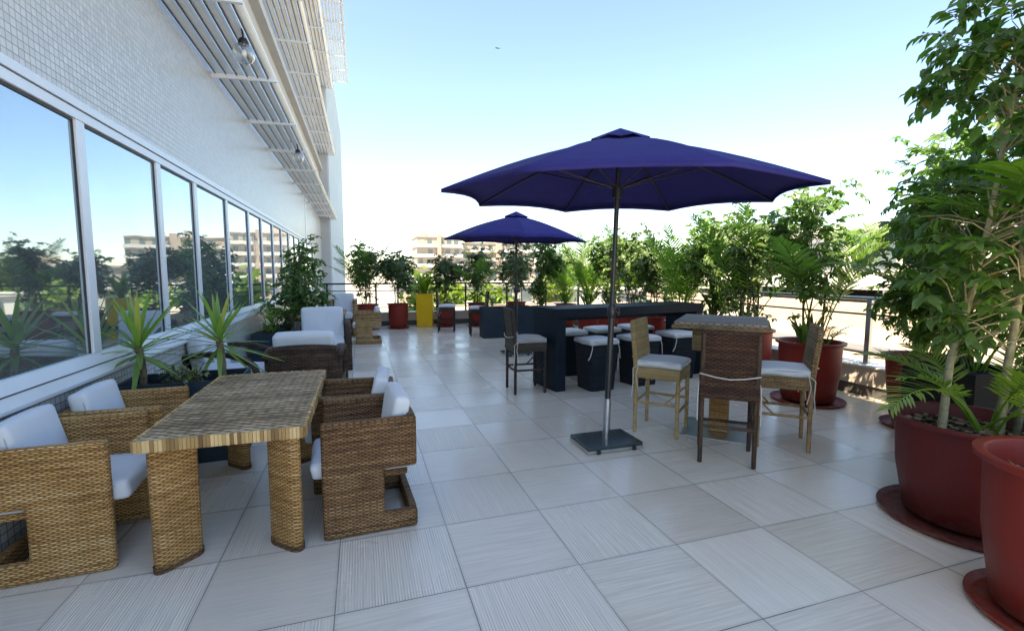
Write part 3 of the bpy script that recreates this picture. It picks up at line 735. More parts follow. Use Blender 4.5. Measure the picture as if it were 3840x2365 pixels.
# ---- umbrellas
def umbrella(cx, cy, bx, by, Rr, zt, za, ph, label, tilt, pole_r=.026):
    t = empty('patio_umbrella', (bx, by, 0)); tag(t, label, 'umbrella', 'navy patio umbrellas')
    o = Vector((cx - bx, cy - by, 0))
    def tip(k, rr, z):
        a = ph + k * PI / 4; dx, dy = rr * math.cos(a), rr * math.sin(a)
        return Vector((o.x + dx, o.y + dy, z + tilt[0] * dx + tilt[1] * dy))
    ap = Vector((o.x, o.y, za))
    # canopy: 8 gores, straight at ribs, sagging between them
    nr, ng = 9, 6; mb = MB(); vs = []; idx = {}
    for i in range(nr):
        f = .075 + (1 - .075) * i / (nr - 1)
        for k in range(8):
            p, q = tip(k, Rr, zt), tip(k + 1, Rr, zt)
            for j in range(ng):
                u = j / ng; bow = 4 * u * (1 - u)
                e = p.lerp(q, u); e = e + (ap - e) * .055 * bow * f      # scalloped rim
                r3 = ap.lerp(e, f)
                r3.z += .045 * math.sin(PI * f) - bow * .018 * f * (1 - f) * 3
                idx[(i, k * ng + j)] = len(vs); vs.append(r3)
    n = 8 * ng
    fs = [(idx[(i, j)], idx[(i + 1, j)], idx[(i + 1, (j + 1) % n)], idx[(i, (j + 1) % n)]) for i in range(nr - 1) for j in range(n)]
    mb.add(vs, fs, False)
    cn = mb.build('canopy', 'navy', t)
    sm = [True] * len(cn.data.polygons); cn.data.polygons.foreach_set('use_smooth', sm)
    for ed in cn.data.edges:                           # creases along the ribs
        pass
    at = cn.data.attributes.new('sharp_edge', 'BOOLEAN', 'EDGE')
    sh = []
    for ed in cn.data.edges:
        a, b = ed.vertices[0] % n, ed.vertices[1] % n
        sh.append(a == b and a % ng == 0)
    at.data.foreach_set('value', sh)
    so = cn.modifiers.new('thickness', 'SOLIDIFY'); so.thickness = .004; so.offset = 0
    # valance hem at the rim
    hm = MB(); rim = [Vector(vs[idx[(nr - 1, j)]]) for j in range(n)] 
    hv = [v for v in rim] + [v + Vector((0, 0, -.028)) for v in rim]
    hm.add(hv, [(j, (j + 1) % n, n + (j + 1) % n, n + j) for j in range(n)], True)
    h = hm.build('hem', 'navy', cn); so = h.modifiers.new('thickness', 'SOLIDIFY'); so.thickness = .004
    # vent cap
    vm = MB(); vv = [ap + Vector((0, 0, .075))]
    for k in range(8):
        q = ap.lerp(tip(k, Rr, zt), .17); vv.append(q + Vector((0, 0, .055)))
        q2 = ap.lerp(tip(k + .5, Rr, zt), .165); vv.append(q2 + Vector((0, 0, .035)))
    vm.add(vv, [(0, 1 + j, 1 + (j + 1) % 16) for j in range(16)])
    v_ = vm.build('vent_cap', 'navy', cn); so = v_.modifiers.new('thickness', 'SOLIDIFY'); so.thickness = .004
    base = Vector((0, 0, .05)); top = ap + Vector((0, 0, .02)); ax = (top - base)
    def on(z): return base + ax * ((z - base.z) / ax.z)
    MB().tube([on(.40), on(top.z)], pole_r * .78, 14).build('pole', 'pole', t)
    MB().tube([on(.32), on(1.16)], pole_r, 14).build('lower_pole', 'pole', t)
    MB().tube([on(1.13), on(1.15), on(1.21), on(1.25)], [pole_r * 1.1, pole_r * 1.5, pole_r * 1.5, pole_r * 1.0], 14).build('lock_knob', 'pole', t)
    kn = MB().tube([on(1.18), on(1.18) + Vector((.07, -.01, 0))], .016, 8); kn.tube([on(1.18) + Vector((.065, 0, -.03)), on(1.18) + Vector((.065, 0, .03))], .01, 8); kn.build('crank', 'pole', t)
    MB().tube([on(.05), on(.42)], pole_r * 1.25, 14).build('sleeve', 'steel', t)
    hz = zt + (za - zt) * .22 - .06
    MB().tube([on(hz - .07), on(hz + .03)], .042, 14).build('hub', 'pole', t)
    MB().tube([on(za - .09), on(za)], .045, 14).build('top_hub', 'pole', t)
    for k in range(8):
        p = ap.lerp(tip(k, Rr, zt), .05); q = tip(k, Rr * .995, zt)
        pts = []
        for i in range(7):
            f = .05 + .945 * i / 6; c_ = ap.lerp(tip(k, Rr, zt), f); c_.z += .045 * math.sin(PI * f) - .016; pts.append(c_)
        rb = MB().tube(pts, .0085, 6).build('rib', 'pole', t)
        f = .52; m = ap.lerp(tip(k, Rr, zt), f); m.z += .045 * math.sin(PI * f) - .02
        MB().tube([on(hz), m], .007, 6).build('strut', 'pole', rb)
    b = MB().box(-.26, .26, -.185, .185, .014, .062).build('base_slab', 'granite', t, bevel=.006)
    MB().box(-.262, .262, -.187, .187, .006, .03).build('base_frame', 'steel', b, bevel=.002)
    for x in (-.17, .17):
        for y in (-.19, .19): MB().tube([(x - .014, y, .018), (x + .014, y, .018)], .018, 12).build('castor', 'gasket', b)
    return t
umbrella(2.09, 3.58, 2.03, 3.62, 1.48, 2.173, 2.64, R(173.4), 'big navy blue parasol with granite base, in front of the bar', (.007, .04))
umbrella(2.72, 8.25, 2.72, 8.25, 1.30, 2.11, 2.55, R(168), 'smaller looking navy parasol farther away, behind the dark bar stool', (-.01, .02))

# ================================================================= PLANTS
def leafmesh(name, P, Dr, Up, L, Wd, mat, parent, kind='leaf', droop=.12):
    """P base points, Dr directions, Up normals, L lengths, Wd half widths -> one mesh of leaves"""
    P = np.array(P, float); Dr = np.array(Dr, float); Up = np.array(Up, float); L = np.array(L, float); Wd = np.array(Wd, float)
    Dr /= np.linalg.norm(Dr, axis=1)[:, None] + 1e-9
    Sd = np.cross(Dr, Up); Sd /= np.linalg.norm(Sd, axis=1)[:, None] + 1e-9
    Nn = np.cross(Sd, Dr)
    if kind == 'leaf':     # folded pointed leaf
        tv = [(0, 0, 0), (.28, .82, .10), (.62, .72, .05), (1, 0, -.22), (.62, -.72, .05), (.28, -.82, .10), (.3, 0, 0), (.65, 0, -.07)]
        tf = [(0, 6, 1), (6, 7, 2, 1), (7, 3, 2), (0, 5, 6), (6, 5, 4, 7), (7, 4, 3)]
        zscale = 'L'
    elif kind == 'blade':  # long sword leaf bending down
        tv = []; 
        segs = [(0, .55, 0), (.25, 1, .0), (.5, .9, -droop * .25), (.75, .6, -droop * .6), (1, .03, -droop)]
        for a, b, c_ in segs: tv += [(a, b, c_ + .010), (a, 0, c_), (a, -b, c_ + .010)]
        tf = []
        for i in range(len(segs) - 1):
            o = i * 3; tf += [(o, o + 1, o + 4, o + 3), (o + 1, o + 2, o + 5, o + 4)]
    elif kind == 'strip':  # palm leaflet
        tv = [(0, .45, 0), (0, -.45, 0), (.45, 1, -.03), (.45, -1, -.03), (.8, .6, -droop * .5), (.8, -.6, -droop * .5), (1, 0, -droop)]
        tf = [(0, 1, 3, 2), (2, 3, 5, 4), (4, 5, 6)]
    tv = np.array(tv, float); n = len(P); k = len(tv)
    V = P[:, None, :] + Dr[:, None, :] * (tv[None, :, 0:1] * L[:, None, None]) + Sd[:, None, :] * (tv[None, :, 1:2] * Wd[:, None, None]) + Nn[:, None, :] * (tv[None, :, 2:3] * L[:, None, None])
    V = V.reshape(-1, 3)
    ls = np.array([len(f) for f in tf]); lv = np.concatenate([np.array(f) for f in tf])
    vi = (lv[None, :] + (np.arange(n) * k)[:, None]).ravel()
    lt = np.tile(ls, n); st = np.concatenate([[0], np.cumsum(lt)[:-1]])
    me = bpy.data.meshes.new(name); me.vertices.add(len(V)); me.vertices.foreach_set('co', V.ravel())
    me.loops.add(len(vi)); me.loops.foreach_set('vertex_index', vi.astype(np.int32))
    me.polygons.add(len(lt)); me.polygons.foreach_set('loop_start', st.astype(np.int32)); me.polygons.foreach_set('loop_total', lt.astype(np.int32))
    me.polygons.foreach_set('use_smooth', np.ones(len(lt), bool)); me.update(calc_edges=True); me.validate()
    me.materials.append(M[mat]); o = bpy.data.objects.new(name, me); S.collection.objects.link(o)
    if parent: o.parent = parent
    return o
def V3(*a): return np.array(a, float)
def ficus(t, seed, z0, z1, rx, ry, stems, ntw, leafL=.075, mat='leaf_fic', bark='bark_dk', c=(0, 0), clumps=14, base=.6, trunk_r=.018, lean=(0, 0), perTw=11, top_taper=.5):
    rg = np.random.RandomState(seed); wood = MB()
    axes = []
    for (sx, sy) in stems:
        top = z1 - rg.uniform(.1, .5); pts = []; k = 7
        for i in range(k):
            f = i / (k - 1)
            pts.append((sx + (c[0] - sx) * f * .7 + lean[0] * f + rg.normal(0, .018), sy + (c[1] - sy) * f * .7 + lean[1] * f + rg.normal(0, .018), base - .03 + (top - base + .03) * f))
        pts[0] = (sx, sy, base - .03)
        wood.tube(pts, [trunk_r * (1 - .75 * i / (k - 1)) for i in range(k)], 8); axes.append(np.array(pts))
    cl = []
    for i in range(clumps):
        f = rg.uniform(0, 1); z = z0 + (z1 - z0) * f
        env = (1 - top_taper * max(0, f - .45) / .55) * (.55 + .45 * min(1, f / .25)); a = rg.uniform(0, 2 * PI); q = math.sqrt(rg.uniform(.05, .9)) * env
        cl.append((c[0] + lean[0] * f + rx * q * math.cos(a), c[1] + lean[1] * f + ry * q * math.sin(a), z))
    cl = np.array(cl); sz = .17 * (rx + ry) / 2 + .035
    P = []; D = []; U = []; L = []; W = []
    for i in range(ntw):
        cc = cl[rg.randint(clumps)]; e = cc + rg.normal(0, sz, 3) * V3(1, 1, 1.15)
        ax = axes[rg.randint(len(axes))]; zb = min(max(e[2] - rg.uniform(.1, .35), base + .2), ax[-1, 2]); 
        ix = min(len(ax) - 2, max(0, int(np.searchsorted(ax[:, 2], zb) - 1))); ff = (zb - ax[ix, 2]) / max(1e-6, ax[ix + 1, 2] - ax[ix, 2]); b = ax[ix] + (ax[ix + 1] - ax[ix]) * min(1, max(0, ff))
        h = e - b; hl = np.linalg.norm(h) + 1e-6; mid = b + h * .6 + V3(0, 0, .05)
        if i % 3 == 0: wood.tube([tuple(b), tuple(mid), tuple(e)], [.006, .004, .0022], 4, cap=False)
        out = V3(e[0] - c[0], e[1] - c[1], 0); out = out / (np.linalg.norm(out) + 1e-6)
        d0 = h / hl * .3 + out * .35 + rg.normal(0, .5, 3); d0 /= np.linalg.norm(d0); tl = rg.uniform(.08, .20) * (leafL / .075) ** .5
        nl = perTw
        tw = []
        for k in range(nl):
            f = (k + .5) / nl; p = e + d0 * tl * f + V3(0, 0, -.35 * tl * f * f)
            tw.append(tuple(p))
            sd = np.cross(d0, V3(0, 0, 1)); sd /= np.linalg.norm(sd) + 1e-6
            dr = d0 * .55 + sd * (1 if k % 2 else -1) * .8 + V3(0, 0, -.45) + rg.normal(0, .28, 3)
            P.append(p); D.append(dr); U.append(V3(0, 0, 1) + out * .3 + rg.normal(0, .35, 3)); l = leafL * rg.uniform(.7, 1.25); L.append(l); W.append(l * rg.uniform(.25, .33))
        wood.tube(tw[::3] + [tw[-1]], .0022, 3, cap=False)
    wood.build('trunk', bark, t, uv=False)
    return leafmesh('foliage', P, D, U, L, W, mat, t, 'leaf')
def fronds(t, seed, n, length, base=(0, 0, .6), spread=(.25, .9), mat='leaf_palm', nleaf=26, leaflet=.26, wid=.012, az=None, stemmat='leaf_palm', up=.35, droop=.3, name='frond', vee=.35, arch=1.0):
    rg = np.random.RandomState(seed); st = MB(); P = []; D = []; U = []; L = []; W = []
    for i in range(n):
        a = (2 * PI * i / n + rg.uniform(-.4, .4)) if az is None else az[i % len(az)] + rg.uniform(-.25, .25)
        sp = rg.uniform(*spread); ln = length * rg.uniform(.75, 1.1); hd = V3(math.cos(a), math.sin(a), 0)
        pts = []; k = 10; p = V3(*base) + hd * .03 + rg.normal(0, .02, 3) * V3(1, 1, 0); el = PI / 2 - sp * .45
        for j in range(k + 1):
            pts.append(p.copy()); el -= sp * arch * (.10 + .13 * j / k); p = p + (hd * math.cos(el) + V3(0, 0, math.sin(el))) * ln / k
        pts = np.array(pts); st.tube([tuple(q) for q in pts], [.008 * (1 - .8 * j / k) + .001 for j in range(k + 1)], 5, cap=False)
        for j in range(nleaf):
            f = up + (1 - up) * (j + .5) / nleaf; x = f * k; ix = min(k - 1, int(x)); q = pts[ix] + (pts[ix + 1] - pts[ix]) * (x - ix)
            tg = pts[ix + 1] - pts[ix]; tg /= np.linalg.norm(tg); sd = np.cross(tg, V3(0, 0, 1)); sd /= np.linalg.norm(sd) + 1e-6; nn = np.cross(sd, tg)
            g = (f - up) / (1 - up); ll = leaflet * (.45 + .55 * math.sin(PI * min(1, g * 1.05 + .12))) * rg.uniform(.85, 1.1)
            for s in (-1, 1):
                dr = sd * s + tg * (.45 + .9 * g) + nn * vee + rg.normal(0, .06, 3)
                P.append(q); D.append(dr); U.append(nn + rg.normal(0, .1, 3)); L.append(ll); W.append(wid)
    st.build(name + '_stem', stemmat, t, uv=False)
    return leafmesh(name, P, D, U, L, W, mat, t, 'strip', droop)
def rosette(t, seed, n, length, base, mat='leaf_yuc', wid=.019, el=(-.6, 1.5), droop=.12, name='sword_leaves'):
    rg = np.random.RandomState(seed); P = []; D = []; U = []; L = []; W = []
    for i in range(n):
        f = i / n; e = el[0] + (el[1] - el[0]) * f + rg.normal(0, .1); a = i * 2.39996 + rg.normal(0, .12)
        d = V3(math.cos(a) * math.cos(e), math.sin(a) * math.cos(e), math.sin(e)); P.append(V3(*base) + V3(0, 0, .10 * f) + d * .01)
        D.append(d); U.append(V3(-math.cos(a) * math.sin(e), -math.sin(a) * math.sin(e), math.cos(e))); l = length * rg.uniform(.75, 1.1) * (1 - .25 * f); L.append(l); W.append(wid)
    return leafmesh(name, P, D, U, L, W, mat, t, 'blade', droop)
def broad(t, seed, n, length, base, mat='leaf_broad', wid=.035, rad=.1, el=(.5, 1.4), zr=(0, .3), droop=.2, name='broad_leaves'):
    rg = np.random.RandomState(seed); P = []; D = []; U = []; L = []; W = []
    for i in range(n):
        e = rg.uniform(*el); a = rg.uniform(0, 2 * PI); d = V3(math.cos(a) * math.cos(e), math.sin(a) * math.cos(e), math.sin(e))
        r_ = rg.uniform(0, rad); P.append(V3(base[0] + r_ * math.cos(a), base[1] + r_ * math.sin(a), base[2] + rg.uniform(*zr)))
        D.append(d); U.append(V3(-d[0] * .6, -d[1] * .6, 1)); l = length * rg.uniform(.6, 1.1); L.append(l); W.append(wid * rg.uniform(.7, 1.1))
    return leafmesh(name, P, D, U, L, W, mat, t, 'blade', droop)
def pot(t, rt, rb, h, mat='red', saucer=True, soil=.09, saucer_r=None):
    p = [(.001, .03), (rb - .02, .03), (rb, .04), (rb + (rt - rb) * .5, h * .5), (rt - .034, h - .05), (rt - .034, h - .034), (rt - .033, h - .0335), (rt - .002, h - .03), (rt, h - .029), (rt + .002, h - .004), (rt, h - .001), (rt - .003, h), (rt - .034, h - .002), (rt - .040, h - .005), (rt - .043, h - .012), (rt - .058, h - .17)]
    pt = MB().lathe(p, 56).build('pot', mat, t, uv=False)
    sm = MB(); n = 28; rg = random.Random(int(rt * 1000)); rr = rt - .045 - soil * .12
    vs = [(0, 0, h - soil + .01)]
    for k in range(1, 9):
        for j in range(n):
            a = 2 * PI * j / n; q = rr * k / 8; vs.append((q * math.cos(a), q * math.sin(a), h - soil + rg.uniform(-.012, .016)))
    fs = [(0, 1 + j, 1 + (j + 1) % n) for j in range(n)] + [(1 + (k - 1) * n + j, 1 + k * n + j, 1 + k * n + (j + 1) % n, 1 + (k - 1) * n + (j + 1) % n) for k in range(1, 8) for j in range(n)]
    sm.add(vs, fs); sm.build('soil', 'soil', t, uv=False)
    if rt > .3:     # bark chips on the nearer pots
        cm = MB()
        for i in range(170):
            a = rg.uniform(0, 2 * PI); q = rr * math.sqrt(rg.random()) * .97; s_ = rg.uniform(.010, .024)
            mt = Matrix.Translation((q * math.cos(a), q * math.sin(a), h - soil + .018)) @ Matrix.Rotation(rg.uniform(0, 6), 4, 'Z') @ Matrix.Rotation(rg.uniform(-.6, .6), 4, 'X')
            cm.box(-s_, s_, -s_ * .5, s_ * .5, -.003, .004, mt)
        cm.build('bark_chips', M['chips'], t, uv=False)['kind'] = 'stuff'
    if saucer:
        sr = saucer_r or rb + .09
        MB().lathe([(.001, .004), (sr - .03, .004), (sr - .02, .006), (sr - .004, .034), (sr, .034), (sr + .002, .028), (sr - .02, 0)], 56).build('saucer', mat, t, uv=False)
        MB().lathe([(rb + .0, .012), (sr - .04, .012), (sr - .02, .016)], 40).build('saucer_floor', mat, t, uv=False) if False else None
    return pt
def boxpot(t, sx, sy, h, mat, soil=.05, th=.025):
    mb = MB()
    mb.prism([(-sx / 2, 0), (sx / 2, 0), (sx / 2, h), (-sx / 2, h)], -sy / 2, -sy / 2 + th)
    mb.prism([(-sx / 2, 0), (sx / 2, 0), (sx / 2, h), (-sx / 2, h)], sy / 2 - th, sy / 2)
    mb.box(-sx / 2, -sx / 2 + th, -sy / 2 + th, sy / 2 - th, 0, h).box(sx / 2 - th, sx / 2, -sy / 2 + th, sy / 2 - th, 0, h)
    b = mb.build('planter_box', mat, t, uv=False)
    sm = MB(); nx, ny = 26, 10; rg = random.Random(5)
    vs = [(-sx / 2 + th + (sx - 2 * th) * i / nx, -sy / 2 + th + (sy - 2 * th) * j / ny, h - soil + rg.uniform(-.015, .015)) for i in range(nx + 1) for j in range(ny + 1)]
    sm.add(vs, [(i * (ny + 1) + j, (i + 1) * (ny + 1) + j, (i + 1) * (ny + 1) + j + 1, i * (ny + 1) + j + 1) for i in range(nx) for j in range(ny)])
    sm.build('soil', 'soil', t, uv=False); return b
mm = newmat('bark_chip'); n_ = N(mm); rr_ = n_.n('NewGeometry').outputs['Random Per Island']
n_.out(n_.bsdf(n_.mix(rr_, c4((.06, .035, .02)), c4((.34, .26, .18))), .85)); M['chips'] = mm

GP = 'potted plants along the terrace edge'
# --- right foreground pots
t = empty('potted_ficus', (3.50, 1.80, 0)); tag(t, 'tall leafy ficus with pale trunk in the big wine red pot at the right', 'potted plant', GP)
pot(t, .40, .30, .64, 'wine', saucer_r=.43)
ficus(t, 11, 1.15, 3.35, .50, .60, [(-.10, .10), (.14, -.06)], 500, .090, 'leaf_fic', 'bark_pale', (.22, -.05), 20, .55, .024, (.12, 0), 12, .35)
fronds(t, 3, 11, .85, (.08, -.02, .55), (.6, 1.25), 'leaf_lite', 22, .22, .0075, name='young_frond', stemmat='leaf_lite', up=.4, droop=.22)
MB().tube([(.17, -.12, .55), (.20, -.13, 1.1), (.22, -.14, 1.62)], [.022, .018, .014], 8).build('palm_stem', 'bark_dk', t, uv=False)
fronds(t, 31, 6, 1.05, (.22, -.14, 1.58), (.5, 1.0), 'leaf_palm', 24, .28, .011, name='frond')
t = empty('potted_ficus', (2.90, 1.08, 0)); tag(t, 'ficus in the red pot at the lower right corner, nearest of all', 'potted plant', GP)
pot(t, .36, .265, .72, 'red', saucer_r=.35, soil=.15)
ficus(t, 12, 1.5, 3.0, .34, .34, [(.16, -.10)], 170, .09, 'leaf_fic', 'bark_pale', (.35, -.35), 10, .55, .02, (.1, -.1))
broad(t, 13, 5, .12, (-.17, .07, .58), 'leaf_lite', .012, .03, (.3, 1.1), (0, .02), name='seedling')
t = empty('potted_ficus', (5.22, 3.10, 0)); tag(t, 'bushy ficus in a narrow red pot with saucer, left of the black square planter', 'potted plant', GP)
pot(t, .34, .22, .71, 'red', saucer_r=.32)
ficus(t, 14, .85, 2.6, .50, .50, [(-.05, .05), (.08, -.05), (0, .1)], 420, .075, 'leaf_fic', 'bark_dk', (-.05, -.1), 18, .62, .016)
broad(t, 15, 26, .34, (0, 0, .7), 'leaf_broad', .038, .1, (.6, 1.45), (0, .35))
t = empty('square_planter', (4.66, 2.46, 0), R(-8)); tag(t, 'black square planter with ficus behind the wine red pot', 'planter', GP)
boxpot(t, .60, .55, .76, 'black')
ficus(t, 16, .95, 2.85, .5, .55, [(0, 0), (.1, .1)], 380, .075, 'leaf_fic', 'bark_dk', (.1, 0), 14, .7, .016)
fronds(t, 17, 8, 1.5, (0, -.05, .74), (.35, .8), 'leaf_palm', 24, .32, .013)
t = empty('square_planter', (4.62, 1.40, 0), R(-8)); tag(t, 'second black square planter with palm at the right edge of the photo', 'planter', GP)
boxpot(t, .60, .55, .76, 'black')
fronds(t, 18, 8, 1.25, (0, 0, .74), (.3, .85), 'leaf_palm', 26, .34, .013)
broad(t, 19, 22, .4, (0, 0, .75), 'leaf_broad', .05, .14, (.5, 1.4), (0, .5))
ficus(t, 36, 1.6, 3.2, .5, .5, [(0, 0)], 300, .075, 'leaf_fic', 'bark_dk', (.1, 0), 10, .7, .016)
# --- big red pot by the railing
t = empty('potted_ficus', (5.03, 4.18, 0)); tag(t, 'ficus and palm in the big red pot by the railing, right of the high table', 'potted plant', GP)
pot(t, .36, .275, .72, 'red', saucer_r=.39)
ficus(t, 20, 1.25, 2.5, .38, .42, [(-.14, .02), (.02, .04)], 300, .075, 'leaf_fic', 'bark_dk', (-.02, .05), 15, .64, .015)
fronds(t, 21, 4, 1.6, (.05, -.02, .64), (.28, .62), 'leaf_palm', 26, .34, .014, up=.42)
broad(t, 22, 16, .36, (-.05, -.02, .66), 'leaf_broad', .034, .16, (.9, 1.5), (0, .12))
MB().tube([(.08, -.06, .62), (.10, -.07, 1.1), (.12, -.07, 1.5)], [.016, .013, .010], 8).build('palm_stem', 'bark_dk', t, uv=False)
fronds(t, 24, 5, 1.15, (.12, -.07, 1.45), (.5, .95), 'leaf_palm', 24, .27, .012, az=[-.35, 2.7, .35, -1.1, -.1], name='frond')
fronds(t, 23, 6, .4, (.1, -.1, .64), (.4, 1.0), 'leaf_grey', 14, .1, .006, name='young_frond')
# --- prototypes for the row
def row_ficus(seed, potm, mat='leaf_far', n=340, h=2.45, r=.42, extra=None, ll=.082):
    t = empty('potted_ficus'); t['category'] = 'potted plant'; t['group'] = GP
    pot(t, .30, .225, .68, potm, saucer_r=.29, soil=.05)
    rg = random.Random(seed)
    ficus(t, seed, 1.05, h, r, r, [(rg.uniform(-.1, .1), rg.uniform(-.1, .1)) for _ in range(4)], n, ll, mat, 'bark_dk', (0, 0), 13, .62, .012)
    if extra == 'palm': fronds(t, seed + 50, 7, 1.7, (0, .05, .62), (.3, .75), 'leaf_palm', 24, .32, .013)
    if extra == 'broad': broad(t, seed + 60, 26, .36, (0, 0, .68), 'leaf_broad', .04, .1, (.7, 1.45), (0, .5))
    return t
pa = row_ficus(41, 'red', h=2.25, r=.38)
pb = row_ficus(42, 'brightred', 'leaf_far', 280, 2.15, .38, 'palm')
pc = row_ficus(43, 'red', 'leaf_fic', 340, 2.35, .42, 'broad')
def areca_pot(seed, potm='brightred'):
    t = empty('potted_palm'); t['category'] = 'potted palm'; t['group'] = GP
    pot(t, .30, .225, .68, potm, saucer_r=.29, soil=.05)
    fronds(t, seed, 14, 1.75, (0, 0, .62), (.25, .85), 'leaf_palm', 26, .33, .013, up=.3)
    broad(t, seed + 3, 24, .4, (0, 0, .66), 'leaf_broad', .045, .12, (.6, 1.45), (0, .6))
    return t
pd = areca_pot(44)
def place(p, x, y, rz, label, s=1, first=[]):
    if p.name not in first:
        first.append(p.name); p.location = (x, y, 0); p.rotation_euler.z = rz; p.scale = (s, s, s); p['label'] = label; return p
    return dup(p, (x, y, 0), rz, label, scale=(s, s, s))
place(pa, .95, 13.15, .3, 'leafy ficus in a red pot at the far railing, left of the yellow planter', 1.0)
place(pb, .15, 13.1, 1.2, 'ficus with palm fronds at the far railing behind the far wicker chairs', 1.0)
place(pa, 2.25, 13.2, 2.2, 'ficus in a red pot behind the far dark bar stool, right of the yellow planter', .96)
place(pb, 3.15, 13.1, 3.5, 'thin ficus in a red pot at the far railing behind the left facing bar stool', .98)
place(pa, 4.25, 12.9, 4.1, 'ficus in a red pot behind the slate planter, near the railing corner', 1.0)
place(pc, 4.30, 11.05, .2, 'ficus in a bright red pot just left of the bar, behind the grey bar stool', 1.0)
place(pd, 5.35, 11.9, .9, 'areca palm in a red pot in the far corner of the railing', .98)
place(pd, 5.35, 10.5, 2.0, 'areca palm in a red pot behind the far umbrella, beside the right railing', 1.05)
place(pc, 5.35, 9.5, 1.4, 'ficus in a red pot at the right railing, farthest one seen over the bar', 1.0)
place(pb, 5.35, 8.6, 5.0, 'ficus and palm at the right railing seen over the left half of the bar', 1.05)
place(pa, 5.35, 7.75, .6, 'ficus in a red pot at the right railing just right of the umbrella pole', 1.02)
place(pd, 5.35, 6.95, 3.4, 'areca palm at the right railing seen over the right half of the bar', 1.0)
place(pc, 5.35, 6.15, 2.6, 'broad leaved ficus at the railing behind the right end of the bar', 1.0)
place(pb, 5.30, 5.35, .4, 'dense ficus in a red pot at the railing directly behind the high table', 1.06)
# yellow planter with cycad
t = empty('yellow_planter', (1.70, 13.35, 0), R(-12)); tag(t, 'tall square yellow planter with a bright green cycad', 'planter')
mb = MB(); vs = []
for wd, z in ((.215, 0), (.23, .93), (.20, .93), (.19, .86)): vs += [(-wd, -wd, z), (wd, -wd, z), (wd, wd, z), (-wd, wd, z)]
mb.add(vs, [(r_ * 4 + j, r_ * 4 + (j + 1) % 4, r_ * 4 + 4 + (j + 1) % 4, r_ * 4 + 4 + j) for r_ in range(3) for j in range(4)]); mb.build('planter_box', 'yellow', t, uv=False, bevel=.006)
MB().box(-.195, .195, -.195, .195, .84, .87).build('soil', 'soil', t)
fronds(t, 61, 22, .62, (0, 0, .88), (.25, 1.0), 'leaf_cyc', 20, .12, .008, name='frond', stemmat='leaf_cyc', up=.15, vee=.6, arch=.6)
# slate planters
t = empty('slate_planter', (3.28, 10.68, 0)); tag(t, 'long tall slate blue planter with small agave and thin tree, behind the far umbrella base', 'planter')
boxpot(t, 1.22, .46, .72, 'slate')
rosette(t, 62, 26, .3, (-.35, 0, .70), 'leaf_grey', .016, (-.1, 1.4))
ficus(t, 63, 1.1, 2.3, .4, .3, [(.2, 0), (.4, 0)], 90, .08, 'leaf_far', 'bark_dk', (.25, 0), 9, .66, .012)
t = empty('slate_planter', (-1.39, 4.48, 0), R(4)); tag(t, 'dark slate planter with two spiky yuccas behind the long table', 'planter')
boxpot(t, .86, .50, .66, 'slate', .07)
for (x, y, hh, ln, sd_) in ((-.30, -.02, .27, .50, 71), (.24, .06, .30, .46, 72)):
    MB().tube([(x, y, .56), (x + .01, y, .56 + hh * .6), (x - .01, y, .56 + hh + .1)], [.026, .024, .028], 10).build('trunk', 'bark_yuc', t, uv=False)
    rosette(t, sd_, 36, ln * 1.2, (x - .01, y, .58 + hh), 'leaf_yuc', .021, (-.55, 1.5), .1, name='sword_leaves')
rg = np.random.RandomState(9); P_ = []; D_ = []; U_ = []; L_ = []; W_ = []; st = MB()
for i in range(36):
    a = rg.uniform(0, 6.28); b = V3(.02 + rg.uniform(-.1, .1), -.05 + rg.uniform(-.1, .1), .6); e = b + V3(math.cos(a) * rg.uniform(.04, .2), -abs(math.sin(a)) * rg.uniform(.05, .22), rg.uniform(-.05, .18)); st.tube([tuple(b), tuple((b + e) / 2 + V3(0, 0, .08)), tuple(e)], .003, 4, cap=False)
    for k in range(9):
        f = k / 9; P_.append(b + (e - b) * f + V3(0, 0, .3 * f * (1 - f))); D_.append(rg.normal(0, 1, 3)); U_.append(V3(0, 0, 1) + rg.normal(0, .5, 3)); l = rg.uniform(.025, .045); L_.append(l); W_.append(l * .34)
st.build('stem', 'bark_dk', t, uv=False); leafmesh('foliage', P_, D_, U_, L_, W_, 'leaf_grey', t)
t = empty('slate_planter', (-1.33, 9.35, 0)); tag(t, 'dark planter by the window wall with leafy tree and agave, beyond the armchairs', 'planter')
boxpot(t, .84, 1.5, .50, 'slate', .04)
ficus(t, 81, .75, 1.95, .36, .55, [(.15, .35), (.2, .5)], 420, .08, 'leaf_fic', 'bark_dk', (.2, .5), 14, .45, .014)
rosette(t, 82, 50, .5, (.12, .05, .52), 'leaf_grey', .014, (-.1, 1.45), .1)
broad(t, 83, 90, .13, (-.15, -.5, .5), 'leaf_lite', .022, .12, (.2, 1.4), (0, .32))
fronds(t, 84, 8, .8, (-.1, .1, .5), (.5, 1.0), 'leaf_palm', 18, .2, .01)

